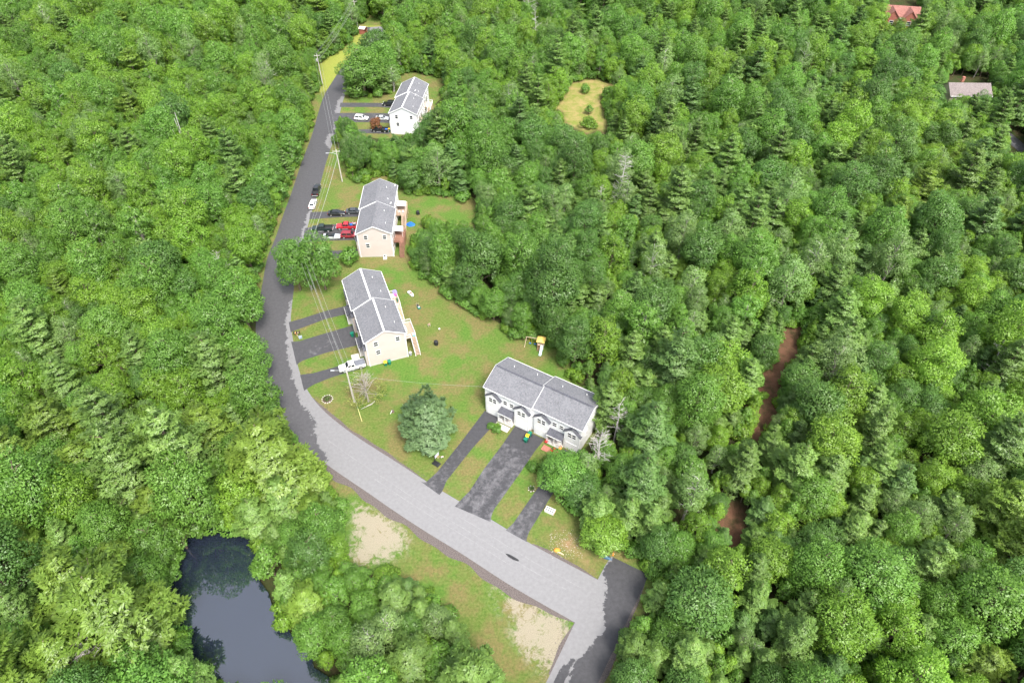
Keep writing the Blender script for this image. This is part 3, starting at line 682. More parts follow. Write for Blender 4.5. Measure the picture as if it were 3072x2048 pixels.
sheet('driveway', offset(fd, 2.2), offset(fd, -2.2), .012, ASPH, flat(.3), lambda s, v, x, y: .3, 4)

# ------------------------------------------------------------------ vehicles
def paint(name, col, metal=.0): return mat(name, col, .28, .03, 1.0, metal=metal, spec=.5, coat=.6)
P_BLK = paint('black_paint', (.014, .015, .019)); P_WHT = paint('white_car_paint', (.80, .80, .80)); P_RED = paint('red_paint', (.50, .02, .03)); P_MAR = paint('maroon_paint', (.27, .02, .035)); P_SIL = paint('silver_paint', (.58, .60, .63), .3); P_GRN = paint('dark_green_paint', (.012, .028, .022)); P_GRY = paint('charcoal_paint', (.05, .055, .065))
def ring8(x, zlo, zhi, hw):
    zm_ = zlo + (zhi - zlo) * .45
    return [(x, -hw * .90, zlo), (x, -hw, zm_), (x, -hw * .96, zhi - .10), (x, -hw * .80, zhi), (x, hw * .80, zhi), (x, hw * .96, zhi - .10), (x, hw, zm_), (x, hw * .90, zlo)]
def quad_on(mb, a, b_, c, d_, inset=.1, out=.012, top=.12):
    a, b_, c, d_ = map(Vector, (a, b_, c, d_)); n = (b_ - a).cross(d_ - a).normalized()
    lo0, lo1 = a.lerp(b_, inset), a.lerp(b_, 1 - inset); hi0, hi1 = d_.lerp(c, inset), d_.lerp(c, 1 - inset)
    v = [lo0.lerp(hi0, .08), lo1.lerp(hi1, .08), lo1.lerp(hi1, 1 - top), lo0.lerp(hi0, 1 - top)]
    lo_ = [p - n * .02 for p in v]; hi_ = [p + n * out for p in v]
    return mb.add(lo_ + hi_, [(4, 5, 6, 7), (0, 1, 5, 4), (1, 2, 6, 5), (2, 3, 7, 6), (3, 0, 4, 7)])
def cabin(parent, pnt, xb, xf, rb, rf, zb, zt, hb, ht, name='cabin', side_split=True):
    B = [(xb, -hb, zb), (xf, -hb, zb), (xf, hb, zb), (xb, hb, zb)]; T = [(rb, -ht, zt), (rf, -ht, zt), (rf, ht, zt), (rb, ht, zt)]
    mid = [tuple(np.array(T[i]) * .93 + np.array(B[i]) * .07) for i in range(4)]
    top = [(rb + .08, -ht * .88, zt + .035), (rf - .08, -ht * .88, zt + .035), (rf - .08, ht * .88, zt + .035), (rb + .08, ht * .88, zt + .035)]
    MB().loft([B, mid, top]).obj(name, pnt, parent)
    quad_on(MB(), B[1], B[2], T[2], T[1], .07).obj('windscreen', CARGLASS, parent)
    quad_on(MB(), B[3], B[0], T[0], T[3], .1).obj('rear_window', CARGLASS, parent)
    for (b0, b1, t1, t0) in ((B[0], B[1], T[1], T[0]), (B[2], B[3], T[3], T[2])):
        b0, b1, t0, t1 = map(Vector, (b0, b1, t0, t1))
        for f0, f1 in (((.06, .49), (.53, .93)) if side_split else ((.12, .9),)):
            quad_on(MB(), b0.lerp(b1, f0), b0.lerp(b1, f1), t0.lerp(t1, f1), t0.lerp(t1, f0), .03, top=.14).obj('side_window', CARGLASS, parent)
def wheels(parent, xs, hw, r=.34, wd=.22):
    key = ('wheel', r, wd)
    if key not in WCACHE:
        ty = MB(); n = 16
        pr = [(r * .62, -wd / 2), (r * .92, -wd / 2), (r, -wd / 2 + .04), (r, wd / 2 - .04), (r * .92, wd / 2), (r * .62, wd / 2)]
        rings = [[(q * math.cos(2 * math.pi * j / n), yy, q * math.sin(2 * math.pi * j / n)) for j in range(n)] for q, yy in pr]
        ty.loft(rings)
        rm = MB(); rings = [[(q * math.cos(2 * math.pi * j / n), yy, q * math.sin(2 * math.pi * j / n)) for j in range(n)] for q, yy in ((r * .64, -wd / 2 - .01), (r * .3, -wd / 2 - .025), (r * .3, wd / 2 + .025), (r * .64, wd / 2 + .01))]
        rm.loft(rings); WCACHE[key] = (ty.mesh('wheel', RUB), rm.mesh('rim', RIM))
    for x in xs:
        for sg in (-1, 1):
            o = put('wheel', WCACHE[key][0], parent); o.location = (x, sg * (hw - wd / 2 + .015), r); put('rim', WCACHE[key][1], o)
def lights(parent, xf, xr, zf, zr, hw):
    for sg in (-1, 1):
        MB().box((xf, sg * (hw - .28), zf), (.16, .36, .14)).obj('headlight', LAMP, parent)
        MB().box((xr, sg * (hw - .24), zr), (.14, .30, .16)).obj('tail_light', TAIL, parent)
        MB().box((.62, sg * (hw + .08), 1.02), (.16, .2, .13)).obj('mirror', TRIM, parent)
def car(kind, label, loc, rz, pnt, group=None, L=None):
    nm = {'sedan': 'parked_car', 'coupe': 'parked_car', 'suv': 'parked_suv', 'pickup': 'pickup_truck'}[kind]
    cat = {'sedan': 'car', 'coupe': 'car', 'suv': 'suv', 'pickup': 'pickup truck'}[kind]
    C = thing(nm, label, cat, (loc.x, loc.y, .026), rz, group)
    if kind in ('sedan', 'coupe'):
        hw = .91; S_ = [(-2.36, .45, .80, .70), (-2.28, .32, .98, .82), (-1.7, .22, 1.02, .9), (-.6, .2, 1.0, hw), (.7, .2, .98, hw), (1.3, .2, .90, .9), (1.95, .24, .80, .86), (2.28, .3, .68, .76), (2.36, .42, .58, .62)]
        MB().loft([ring8(*s) for s in S_]).obj('body', pnt, C)
        if kind == 'sedan': cabin(C, pnt, -1.78, 1.05, -1.0, .22, .95, 1.42, .80, .60)
        else: cabin(C, TRIM, -1.75, .85, -.75, .12, .95, 1.32, .78, .58, 'soft_top', False)
        wheels(C, (-1.42, 1.45), hw); lights(C, 2.22, -2.3, .62, .82, hw)
        b_ = MB().box((2.3, 0, .36), (.12, 1.3, .16)).obj('bumper', TRIM, C)
    elif kind == 'suv':
        hw = .95; S_ = [(-2.35, .5, .9, .8), (-2.28, .38, 1.05, .9), (-1.6, .28, 1.08, .94), (-.5, .26, 1.08, hw), (.9, .26, 1.06, hw), (1.4, .28, 1.0, .94), (2.05, .32, .92, .88), (2.32, .4, .78, .78), (2.38, .5, .68, .66)]
        MB().loft([ring8(*s) for s in S_]).obj('body', pnt, C)
        cabin(C, pnt, -2.22, 1.15, -1.9, .4, 1.03, 1.70, .85, .68)
        for sg in (-1, 1): MB().tube([(-1.6, sg * .6, 1.78), (.2, sg * .6, 1.78)], .025, 5).obj('roof_rail', TRIM, C)
        wheels(C, (-1.42, 1.45), hw, .37, .24); lights(C, 2.26, -2.26, .78, .98, hw)
        MB().box((2.33, 0, .42), (.14, 1.4, .2)).obj('bumper', TRIM, C)
    else:
        hw = .99; S_ = [(-.62, .42, 1.18, hw), (.9, .4, 1.18, hw), (1.3, .42, 1.15, .98), (2.3, .45, 1.10, .95), (2.72, .5, 1.0, .88), (2.8, .6, .86, .8)]
        MB().loft([ring8(*s) for s in S_]).obj('body', pnt, C)
        cabin(C, pnt, -.75, 1.35, -.55, .62, 1.12, 1.82, .9, .72)
        bed = MB(); x0, x1 = -2.85, -.66
        bed.box(((x0 + x1) / 2, 0, .62), (x1 - x0, 1.9, .36))
        for sg in (-1, 1): bed.box(((x0 + x1) / 2, sg * .9, .98), (x1 - x0, .16, .42))
        bed.box((x1 + .03, 0, .98), (.08, 1.66, .42)); bed.obj('bed', pnt, C)
        MB().box((x0 + .04, 0, .98), (.08, 1.64, .42)).obj('tailgate', pnt, C)
        MB().box(((x0 + x1) / 2 + .05, 0, .83), (x1 - x0 - .12, 1.62, .05)).obj('bed_liner', TRIM, C)
        wheels(C, (-1.75, 1.85), hw, .41, .27); lights(C, 2.74, -2.86, .86, 1.0, hw)
        MB().box((2.8, 0, .55), (.16, 1.7, .24)).obj('bumper', STEEL, C); MB().box((-2.92, 0, .55), (.14, 1.6, .18)).obj('bumper', STEEL, C)
        for sg in (-1, 1): MB().tube([(-.5, sg * 1.02, .4), (1.2, sg * 1.02, .4)], .05, 6).obj('side_step', STEEL, C)
    return C
cz = lambda f, a, b_: one(f, a, b_, .75)
rdir = lambda p: (lambda i: math.atan2((cen[i + 4] - cen[i - 4]).y, (cen[i + 4] - cen[i - 4]).x))(near(cen, Vector(p[:2])))
p = cz(Z3, 362, 365); car('pickup', 'black pickup truck parked at the road edge beside the lawn', p, rdir(p), P_BLK)
p = cz(Z3, 303, 578); car('sedan', 'white saloon car parked at the road edge behind the black pickup', p, rdir(p), P_WHT)
d2 = R(1.9)
car('sedan', 'black saloon car on the narrow drive, nearer the road', cz(Z3, 675, 718), d2, P_BLK)
car('sedan', 'black saloon car on the narrow drive, tucked up against the beige townhouse', cz(Z3, 955, 690), d2, P_GRY)
car('pickup', 'dark green pickup truck with red tinged open bed on the wide drive', cz(Z3, 452, 965), d2 + math.pi, P_GRN)
rp = car('pickup', 'bright red pickup truck with loaded bed beside the beige townhouse', cz(Z3, 835, 930), d2 + math.pi, P_RED)
car('coupe', 'silver convertible with black soft top on the wide drive', cz(Z3, 602, 1085), d2, P_SIL)
car('suv', 'maroon sport utility car parked against the beige townhouse', cz(Z3, 880, 1065), d2, P_MAR)
p = cz(Z2, 880, 1258); wp = car('pickup', 'white pickup truck with grey bed cover on the narrow driveway', p, R(20.5) + math.pi, P_WHT)
MB().box((-1.77, 0, 1.22), (2.2, 1.7, .05)).obj('bed_cover', mat('grey_tonneau', (.16, .17, .20), .7), wp)
d1 = R(-5.8)
car('suv', 'black sport utility car on the drive beneath the tall trees', cz(Z4, 1260, 520), d1 + math.pi, P_BLK)
car('suv', 'white sport utility car on the drive of the white townhouse', cz(Z4, 865, 722), d1, P_WHT)
car('sedan', 'silver car nosed up to the white townhouse behind the copper leaved tree', cz(Z4, 1160, 722), d1, P_SIL)
car('pickup', 'black pickup truck half hidden by pines beside the white townhouse', cz(Z4, 1130, 885), d1 + math.pi, P_BLK)
# load in the red pickup
ld = thing('cargo_rack', 'grey steel rack of gear in the bed of the red pickup', 'rack', (0, 0, 0), 0)
ld.location = (rp.location.x, rp.location.y, .03); ld.rotation_euler = rp.rotation_euler
fr = MB()
for xx in (-2.6, -1.7, -.9):
    for sg in (-1, 1): fr.box((xx, sg * .7, 1.25), (.05, .05, .75))
    fr.box((xx, 0, 1.62), (.05, 1.4, .05))
fr.obj('frame', STEEL, ld)
for q, (a, b_) in enumerate(((-2.2, .3), (-1.3, -.25), (-2.1, -.4))): MB().box((a, b_, 1.08), (.7, .45, .45), .2 * q).obj('crate', (TRIM, BLUEP, STEEL)[q], ld)

# ------------------------------------------------------------------ trees
def nrm(a): return a / np.maximum(1e-9, np.linalg.norm(a, axis=-1, keepdims=True))
def cards(name, P, D, Nn, L, Wd, CN, m, fold=.25):
    """leaf blades: P base points, D long axis, Nn face normal, L/W sizes, CN shading normal"""
    n = len(P); D = nrm(D); S = nrm(np.cross(D, Nn)); U = np.cross(S, D)
    L = L[:, None]; Wd = Wd[:, None]
    V = np.stack([P, P + D * L * .45 + S * Wd * .5 - U * Wd * fold * .5, P + D * L - U * L * .12, P + D * L * .45 - S * Wd * .5 - U * Wd * fold * .5], 1).reshape(-1, 3)
    F = np.arange(4 * n).reshape(n, 4)
    me = np_mesh(name, V, F, m); me.shade_smooth()
    me.normals_split_custom_set_from_vertices(np.repeat(nrm(CN), 4, 0).astype(np.float32).tolist())
    return me
def sph(r, n):
    v = r.normal(size=(n, 3)); return nrm(v)
def broadleaf(seed, Rr, H, m, nl=46, per=190, leaf=.46, lobe=.34, bottom=.04, droop=.25, cone=0.0, gap=.0, aspect=.55):
    r = np.random.default_rng(seed); leaf *= .74; per = int(per * 1.7)
    zc = H * (bottom + (1 - bottom) * .5); rz = H * (1 - bottom) * .5
    Ps, Ds, Ns, Cs, Ls, Ws = [], [], [], [], [], []
    limbs = []
    dirs = sph(r, nl * 6); dirs = dirs[dirs[:, 2] > -.62]
    keep = []
    for d in dirs:                         # spread lobes evenly
        if all(np.dot(d, q) < math.cos(.36 + .1 * r.random()) for q in keep): keep.append(d)
        if len(keep) >= nl: break
    extra = nl - len(keep)
    keep += [d for d in sph(r, max(0, extra))]
    for i, d in enumerate(keep):
        fr = r.uniform(.50, .86) if i % 4 else r.uniform(.2, .5)
        taper = 1 - cone * max(0, d[2]) 
        c = np.array([d[0] * Rr * fr * taper, d[1] * Rr * fr * taper, zc + d[2] * rz * (fr + .04)])
        if cone: 
            hfrac = np.clip((c[2] - H * bottom) / (H * (1 - bottom)), 0, 1); c[:2] *= (1.25 - cone * hfrac)
        lr = Rr * lobe * r.uniform(.72, 1.25)
        if cone: lr *= (1.15 - .55 * hfrac)
        limbs.append(c)
        n = int(per * (lr / (Rr * lobe)) ** 2)
        q = sph(r, n); out = nrm(np.array([d[0], d[1], max(d[2], -.1) + .35]))
        q = q[(q @ out) > -.45]; n = len(q)
        sq = np.array([1, 1, .72])
        rad = lr * r.uniform(.45, 1.08, n) ** .6
        p = c + q * rad[:, None] * sq
        dd_ = nrm(q * .8 + r.normal(size=(n, 3)) * .55 + np.array([0, 0, -droop]) + out * .25)
        nn_ = nrm(q * .6 + np.array([0, 0, .7]) + r.normal(size=(n, 3)) * .45)
        Ps.append(p); Ds.append(dd_); Ns.append(nn_)
        Cs.append(q * .75 + out * .35 + nn_ * .55 + np.array([0, 0, .15]))
        l = leaf * r.uniform(.6, 1.35, n); Ls.append(l); Ws.append(l * aspect * r.uniform(.8, 1.2, n))
    crown = cards('crown', np.concatenate(Ps), np.concatenate(Ds), np.concatenate(Ns), np.concatenate(Ls), np.concatenate(Ws), np.concatenate(Cs), m)
    t_ = MB(); rt = .028 * H * .55 + .05
    pts = [(0, 0, -.3)]; x = y = 0.0
    for i in range(1, 6): x += r.normal() * .12; y += r.normal() * .12; pts.append((x, y, H * .86 * i / 5))
    t_.tube(pts, [rt * (1.15 - .2 * i) for i in range(6)], 7)
    for c in limbs[:: max(1, len(limbs) // 16)]:
        zb = max(H * .18, c[2] - np.hypot(c[0], c[1]) * r.uniform(.6, 1.1)); f = np.clip(zb / (H * .86), 0, 1) * 5; i0 = min(4, int(f)); b0 = Vector(pts[i0]).lerp(Vector(pts[i0 + 1]), f - i0)
        mid = b0.lerp(Vector(c), .5) + Vector((0, 0, .25)); t_.tube([b0, mid, Vector(c)], [rt * .42, rt * .28, rt * .1], 5, False)
    return crown, t_
def pine(seed, Rr, H, m, whorls=17, nb=6, per=13, tuft=.50, nd=9, bottom=.12, power=.75, prof=1.7, rise=.18):
    r = np.random.default_rng(seed); P, D, Nn, C, Ls, Ws = [], [], [], [], [], []
    t_ = MB(); rt = .024 * H * .6 + .05
    t_.tube([(0, 0, -.3), (0, 0, H * .5), (.1, .05, H * .98)], [rt * 1.1, rt * .7, .04], 7)
    z = H * bottom; i = 0; ang = 0
    while i < whorls:
        f = i / (whorls - 1); z = H * (bottom + (1 - bottom) * (f ** .92) * .985)
        ln = Rr * (1 - f ** prof) ** power * (.72 + .28 * min(1, f * 4)) * r.uniform(.75, 1.15) + .3
        k_ = max(3, int(nb * (1 - .35 * f)))
        for b in range(k_):
            ang += 2 * math.pi / k_ * r.uniform(.75, 1.3); l = ln * r.uniform(.5, 1.22)
            dirv = np.array([math.cos(ang), math.sin(ang), 0]); zz = z + r.normal() * H * .045
            up = rise + .45 * f
            s = np.linspace(.22, 1, max(4, int(per * (l / Rr) + 3)))
            side = np.array([-dirv[1], dirv[0], 0])
            for q in s:
                wdt = l * .30 * math.sin(min(1, q * 1.05) * math.pi * .92) + .12
                for w_ in ((-1, 0, 1) if wdt > .35 else (0,)):
                    p = dirv * l * q + side * w_ * wdt * r.uniform(.45, 1.0) + np.array([0, 0, zz + l * (up * q - .14 * q * q * (1 - f)) + r.normal() * .08])
                    n = nd; a = r.normal(size=(n, 3)); a[:, 2] = np.abs(a[:, 2]) * .6 + .05
                    dd_ = nrm(a + dirv * .9 + side * w_ * .6)
                    P.append(np.repeat(p[None], n, 0) + r.normal(size=(n, 3)) * .07); D.append(dd_)
                    nn_ = nrm(np.array([0, 0, 1.0]) + r.normal(size=(n, 3)) * .5); Nn.append(nn_)
                    C.append(np.array([0, 0, .75]) + dirv * (.45 + .3 * q) + r.normal(size=(n, 3)) * .22 + dd_ * .35)
                    ll = tuft * r.uniform(.65, 1.3, n); Ls.append(ll); Ws.append(ll * r.uniform(.28, .42, n))
            if b % 2 == 0: t_.tube([(0, 0, zz), tuple(dirv * l * .5 + np.array([0, 0, zz + l * up * .45])), tuple(dirv * l * .92 + np.array([0, 0, zz + l * (up * .9 - .11 * (1 - f))]))], [rt * .3, rt * .18, .02], 4, False)
        i += 1
    crown = cards('crown', *[np.concatenate(q) for q in (P, D, Nn, Ls, Ws, C)], m, .1)
    return crown, t_
def dead(seed, H, spread, m, n=26, up=.25, r0=.16):
    r = np.random.default_rng(seed); t_ = MB()
    pts = [Vector((0, 0, -.3))] + [Vector((r.normal() * .12 * i * .4, r.normal() * .12 * i * .4, H * i / 5)) for i in range(1, 6)]
    t_.tube(pts, [r0 * (1.1 - .19 * i) for i in range(6)], 7)
    br = MB()
    for i in range(n):
        f = r.uniform(.28, .97); j = min(4, int(f * 5)); b0 = pts[j].lerp(pts[j + 1], f * 5 - j); a = r.random() * 6.28; l = spread * (1.08 - f * .72) * r.uniform(.5, 1.1)
        d = Vector((math.cos(a), math.sin(a), up + r.normal() * .22)); p1 = b0 + d * l * .5; p2 = p1 + (d + Vector((r.normal() * .3, r.normal() * .3, .12))) * l * .5
        br.tube([b0, p1, p2], [r0 * .36 * (1.1 - f), r0 * .24 * (1.1 - f) + .012, .012], 5, False)
        for _ in range(3):
            s = b0.lerp(p2, r.uniform(.35, .9)); e = s + Vector((r.normal(), r.normal(), r.normal() * .5 + .15)) * l * .24; br.tube([s, e], [.028, .01], 4, False)
    return br, t_
# (kind, crown mesh, trunk mesh, nominal radius, nominal height)
KINDS = {}
def addk(key, pair, rad, H, barkm, label):
    KINDS[key] = (pair[0], pair[1].mesh('trunk', barkm), rad, H, label)
addk('maple_y', broadleaf(11, 4.4, 12.5, LM['yellow'], 48, 200), 4.4, 12.5, BARK, 'rounded yellow-green broadleaf tree')
addk('maple_y2', broadleaf(12, 4.0, 12.0, LM['yellow'], 52, 170, .42, .30, cone=.25), 4.0, 12, BARK, 'pointed yellow-green broadleaf tree')
addk('maple_m', broadleaf(13, 4.6, 13.5, LM['mid'], 52, 200), 4.6, 13.5, BARK, 'rounded mid-green broadleaf tree')
addk('maple_m2', broadleaf(14, 4.2, 14.0, LM['mid'], 46, 210, .48, .36), 4.2, 14, BARK, 'tall lobed mid-green broadleaf tree')
addk('ash_m', broadleaf(15, 3.8, 13.5, LM['mid'], 40, 190, .52, .33, droop=.5, cone=.2), 3.8, 13.5, BARKG, 'narrow drooping mid-green broadleaf tree')
addk('oak_d', broadleaf(16, 5.2, 14.5, LM['dark'], 58, 210, .44, .30), 5.2, 14.5, BARK, 'broad dark green broadleaf tree')
addk('oak_d2', broadleaf(17, 4.4, 13.0, LM['dark'], 44, 210, .50, .36), 4.4, 13, BARK, 'clumped dark green broadleaf tree')
addk('poplar_g', broadleaf(18, 3.9, 14.5, LM['grey'], 40, 170, .40, .32, gap=.2), 3.9, 14.5, BARKG, 'pale tipped grey-green broadleaf tree')
addk('birch_g', broadleaf(19, 3.3, 12.5, LM['grey'], 30, 130, .40, .30, droop=.45), 3.3, 12.5, DEADW, 'thin airy grey-green tree')
addk('sap_y', broadleaf(20, 1.9, 8.0, LM['yellow'], 26, 110, .40, .36, .15, cone=.75), 1.9, 8, BARK, 'slender pointed bright green sapling')
addk('sap_m', broadleaf(21, 2.1, 8.5, LM['mid'], 28, 110, .42, .36, .15, cone=.6), 2.1, 8.5, BARK, 'slender mid-green sapling')
addk('shrub', broadleaf(22, 1.3, 1.9, LM['mid'], 16, 80, .34, .42, .05), 1.3, 1.9, BARK, 'low mid-green bush')
addk('shrub_y', broadleaf(23, 1.2, 1.7, LM['yellow'], 14, 80, .34, .42, .05), 1.2, 1.7, BARK, 'low yellow-green bush')
addk('pine_a', pine(31, 4.6, 16.5, LM['pine']), 4.6, 16.5, BARK, 'layered pale green pine')
addk('pine_b', pine(32, 4.0, 15.0, LM['pineb'], 18, 6), 4.0, 15, BARK, 'blue-green pine')
addk('pine_y', pine(33, 5.0, 16.0, LM['piney'], 16, 6, 14, .56), 5.0, 16, BARK, 'wide layered yellow-green pine')
addk('pine_c', pine(34, 3.3, 12.5, LM['pine'], 17, 6, 11, .44, bottom=.06), 3.3, 12.5, BARK, 'young conical pale green pine')
addk('pine_d', pine(35, 3.6, 12.0, LM['pine'], 15, 7, 14, .5, bottom=.03, power=.6), 3.6, 12, BARK, 'dense bushy pine')
addk('pine_r', pine(36, 5.2, 9.6, LM['silver'], 15, 8, 17, .55, bottom=.03, power=.62, prof=2.4), 5.2, 9.6, BARK, 'rounded pine')
addk('copper', broadleaf(24, 1.7, 5.0, LM['red'], 20, 90, .36, .36), 1.7, 5, BARK, 'small copper leaved tree')
BROAD = ['maple_y', 'maple_y2', 'maple_m', 'maple_m2', 'ash_m', 'oak_d', 'oak_d2', 'poplar_g', 'birch_g']; PINES = ['pine_a', 'pine_b', 'pine_y', 'pine_c', 'pine_d']; SAPS = ['sap_y', 'sap_m']
def plant(key, x, y, s, rz, name, label, group=None, hs=1.0):
    cr, tr, rad, H, _ = KINDS[key]
    T = thing(name, label, 'bush' if 'shrub' in key else 'tree', (x, y, 0), rz, group); T.scale = (s, s, s * hs)
    put('trunk', tr, T); put('crown', cr, T); return T
# ---- scatter: keep every crown off the visible clearings
rg = np.random.default_rng(77)
ROADPTS = np.array([(p.x, p.y) for p in cen[::3]])
def region(px, py):
    x, y = px / K, py / K
    if x < 860 and y > 1000: return 'pond'
    if x < 700 + (y < 300) * 60 and y < 1000: return 'west'
    if y < 330 and x < 1700: return 'north'
    if x < 1360 and y < 900: return 'yard'
    if x > 1900: return 'east'
    return 'mid'
MIXES = {   # share of kinds by stretch of woodland; extra yellow west and north stands for sunlight
 'pond': (['pine_y', 'pine_a', 'maple_m', 'maple_y', 'oak_d', 'maple_m2', 'pine_c', 'ash_m'], [.26, .15, .18, .12, .07, .1, .07, .05]),
 'west': (['maple_y', 'maple_y2', 'maple_m', 'maple_m2', 'ash_m', 'oak_d2', 'pine_a', 'poplar_g', 'pine_y', 'birch_g'], [.20, .18, .16, .11, .1, .04, .08, .05, .04, .04]),
 'north': (['maple_y', 'maple_m', 'maple_m2', 'ash_m', 'oak_d', 'pine_a', 'poplar_g', 'birch_g', 'maple_y2', 'pine_b'], [.2, .17, .12, .1, .06, .1, .06, .05, .12, .02]),
 'yard': (['oak_d', 'oak_d2', 'maple_m2', 'pine_a', 'pine_b', 'pine_d', 'maple_m', 'poplar_g', 'ash_m'], [.2, .17, .16, .11, .06, .05, .12, .07, .07]),
 'mid': (['pine_a', 'pine_b', 'pine_c', 'maple_m', 'maple_y2', 'oak_d2', 'pine_d', 'poplar_g', 'ash_m', 'birch_g', 'maple_y'], [.12, .07, .09, .15, .12, .12, .05, .08, .08, .05, .08]),
 'east': (['pine_a', 'pine_b', 'maple_m', 'maple_y', 'maple_y2', 'oak_d', 'oak_d2', 'poplar_g', 'pine_y', 'pine_c'], [.12, .06, .17, .15, .12, .10, .09, .08, .05, .06]),
}
angs = np.linspace(0, 2 * np.pi, 9)[:-1]
def clear_ok(x, y, rad, H, slack=.82, lo=.22):
    """True where no part of the plant covers a visible clearing"""
    n = len(x); bad = np.zeros(n, bool); pts = [(x, y, np.zeros(n)), (x, y, H * .97)]
    for hf, rf in ((lo, .75), (.4, 1.0), (.62, .9), (.84, .5)):
        for a in angs: pts.append((x + np.cos(a) * rad * rf * slack, y + np.sin(a) * rad * rf * slack, H * hf))
    if slack > .7:
        for a in angs: pts.append((x + np.cos(a) * 1.2, y + np.sin(a) * 1.2, np.zeros(n)))
    for X_, Y_, Z_ in pts:
        px, py, _ = proj(X_, Y_, Z_)
        for poly in CLEARS: bad |= inpoly(px, py, poly)
    # houses' and road's own footprints (also where hidden)
    for i in range(0, len(ROADPTS), 1): bad |= (x - ROADPTS[i, 0]) ** 2 + (y - ROADPTS[i, 1]) ** 2 < 5.2 ** 2
    for hx, hy, th in list(HP.values()):
        c, s = math.cos(th), math.sin(th); u = (x - hx) * c + (y - hy) * s; v = -(x - hx) * s + (y - hy) * c
        bad |= (u > -2.5) & (u < 25) & (v > -8) & (v < 8.5)
    for q in (pA, pB): bad |= (np.abs(x - q.x) < 8.6) & (np.abs(y - q.y) < 6.2 + 3.5 * (y < q.y) * (q.x > 90 and q.y > 300))
    return ~bad
GRID = {}
def free(x, y, r_, f):
    ci, cj = int(x // 6), int(y // 6)
    for i in range(ci - 2, ci + 3):
        for j in range(cj - 2, cj + 3):
            for (a, b_, q) in GRID.get((i, j), ()):
                if (a - x) ** 2 + (b_ - y) ** 2 < (f * (q + r_)) ** 2: return False
    return True
def take(x, y, r_): GRID.setdefault((int(x // 6), int(y // 6)), []).append((x, y, r_))
TREES = []   # key, x, y, scale, hscale, rot
# trees singled out in the photograph: (kind, picture x, y of the foot, radius m, height scale, name, label)
HAND = [
 ('pine_r', 985, 1008, 5.3, 1.0, 'pine_tree', 'large lone bushy pine on the lawn beside the curving road'),
 ('maple_m', 690, 666, 4.3, 1.25, 'broadleaf_tree', 'round green tree on the lawn edge right beside the utility pole and road'),
 ('maple_m2', 748, 664, 4.4, 1.15, 'broadleaf_tree', 'round green tree between the utility pole and the two beige townhouses'),
 ('shrub', 806, 604, 2.2, 1.4, 'bush', 'large green bush between the two beige townhouses'),
 ('maple_m', 838, 216, 7.6, .80, 'broadleaf_tree', 'big bright round tree beside the drive of the white townhouse, shading the road'),
 ('birch_g', 905, 210, 3.6, .75, 'broadleaf_tree', 'pale thin tree against the front corner of the white townhouse'),
 ('oak_d2', 872, 165, 6.2, .95, 'broadleaf_tree', 'dark clumped tree behind the big round tree beside the road'),
 ('copper', 866, 300, 1.9, 1.0, 'copper_tree', 'small copper leaved tree on the front lawn of the white townhouse'),
 ('maple_m', 1292, 1122, 4.4, .75, 'broadleaf_tree', 'bushy green tree overhanging the narrow driveway by the white townhouse'),
 ('oak_d2', 1335, 1150, 3.6, .8, 'broadleaf_tree', 'dark bushy tree behind the white planter box'),
 ('maple_y', 1385, 1248, 4.0, .62, 'broadleaf_tree', 'bright yellow-green tree beside the end of the crossing street'),
 ('shrub', 1342, 214, 1.6, 1.3, 'bush', 'round bush in the straw coloured clearing, beside the tall grass'),
 ('shrub', 1402, 228, 2.6, 1.1, 'bush', 'largest dark bush at the edge of the straw coloured clearing'),
 ('sap_m', 1352, 262, 1.5, .6, 'sapling', 'lone small sapling standing in the straw coloured clearing'),
 ('shrub_y', 1352, 292, 2.6, .8, 'bush', 'wide yellow-green bush at the foot of the straw coloured clearing'),
 ('pine_c', 1388, 985, 3.6, 1.0, 'pine_tree', 'pale feathery pine against the end wall of the white townhouse'),
]
for key, hx, hy, rad, hsc, nm, lb in HAND:
    p = G(hx * K, hy * K); s = rad / KINDS[key][2]
    plant(key, p.x, p.y, s, rg.random() * 6.28, nm, lb, None, hsc); take(p.x, p.y, rad * .9)
def scatter(n, pick, smin, smax, f, cond=None, slack=.82):
    # candidates even on the ground
    x = rg.uniform(-270, 270, n); y = rg.uniform(18, 400, n)
    px, py, zc_ = proj(x, y, np.full(n, 8.0)); px0, py0, _ = proj(x, y, np.zeros(n))
    ok = (px > -170) & (px < 3242) & (py < 2230) & (py0 > -60) & (zc_ > 5)
    if cond is not None: ok &= cond(x, y, px0, py0)
    x, y, px0, py0 = x[ok], y[ok], px0[ok], py0[ok]; n = len(x)
    keys = [pick(a, b_) for a, b_ in zip(px0, py0)]; sc = rg.uniform(smin, smax, n); hs_ = rg.uniform(.95, 1.3, n)
    sc *= np.where((px0 < 900) & (py0 > 1350), 1.3, 1.0)
    hs_ = np.where(np.array([q in PINES for q in keys]), hs_ * .82, hs_)
    rad = np.array([KINDS[q][2] for q in keys]) * sc; H = np.array([KINDS[q][3] for q in keys]) * sc * hs_
    good = clear_ok(x, y, rad, H, slack)
    for i in np.nonzero(good)[0]:
        if free(x[i], y[i], rad[i], f):
            take(x[i], y[i], rad[i]); TREES.append((keys[i], x[i], y[i], sc[i], hs_[i], rg.random() * 6.28, rad[i]))
def pick_big(px, py):
    ks, ws = MIXES[region(px, py)]; return ks[rg.choice(len(ks), p=np.array(ws) / sum(ws))]
scatter(2600, pick_big, .85, 1.2, .56)
scatter(12000, pick_big, .52, .82, .55)
scatter(16000, pick_big, .38, .6, .52)
scatter(70000, lambda a, b_: SAPS[0 if rg.random() < (.5 if region(a, b_) in ('east', 'mid', 'west') else .35) else 1] if rg.random() < .7 else pick_big(a, b_), .42, .85, .48)
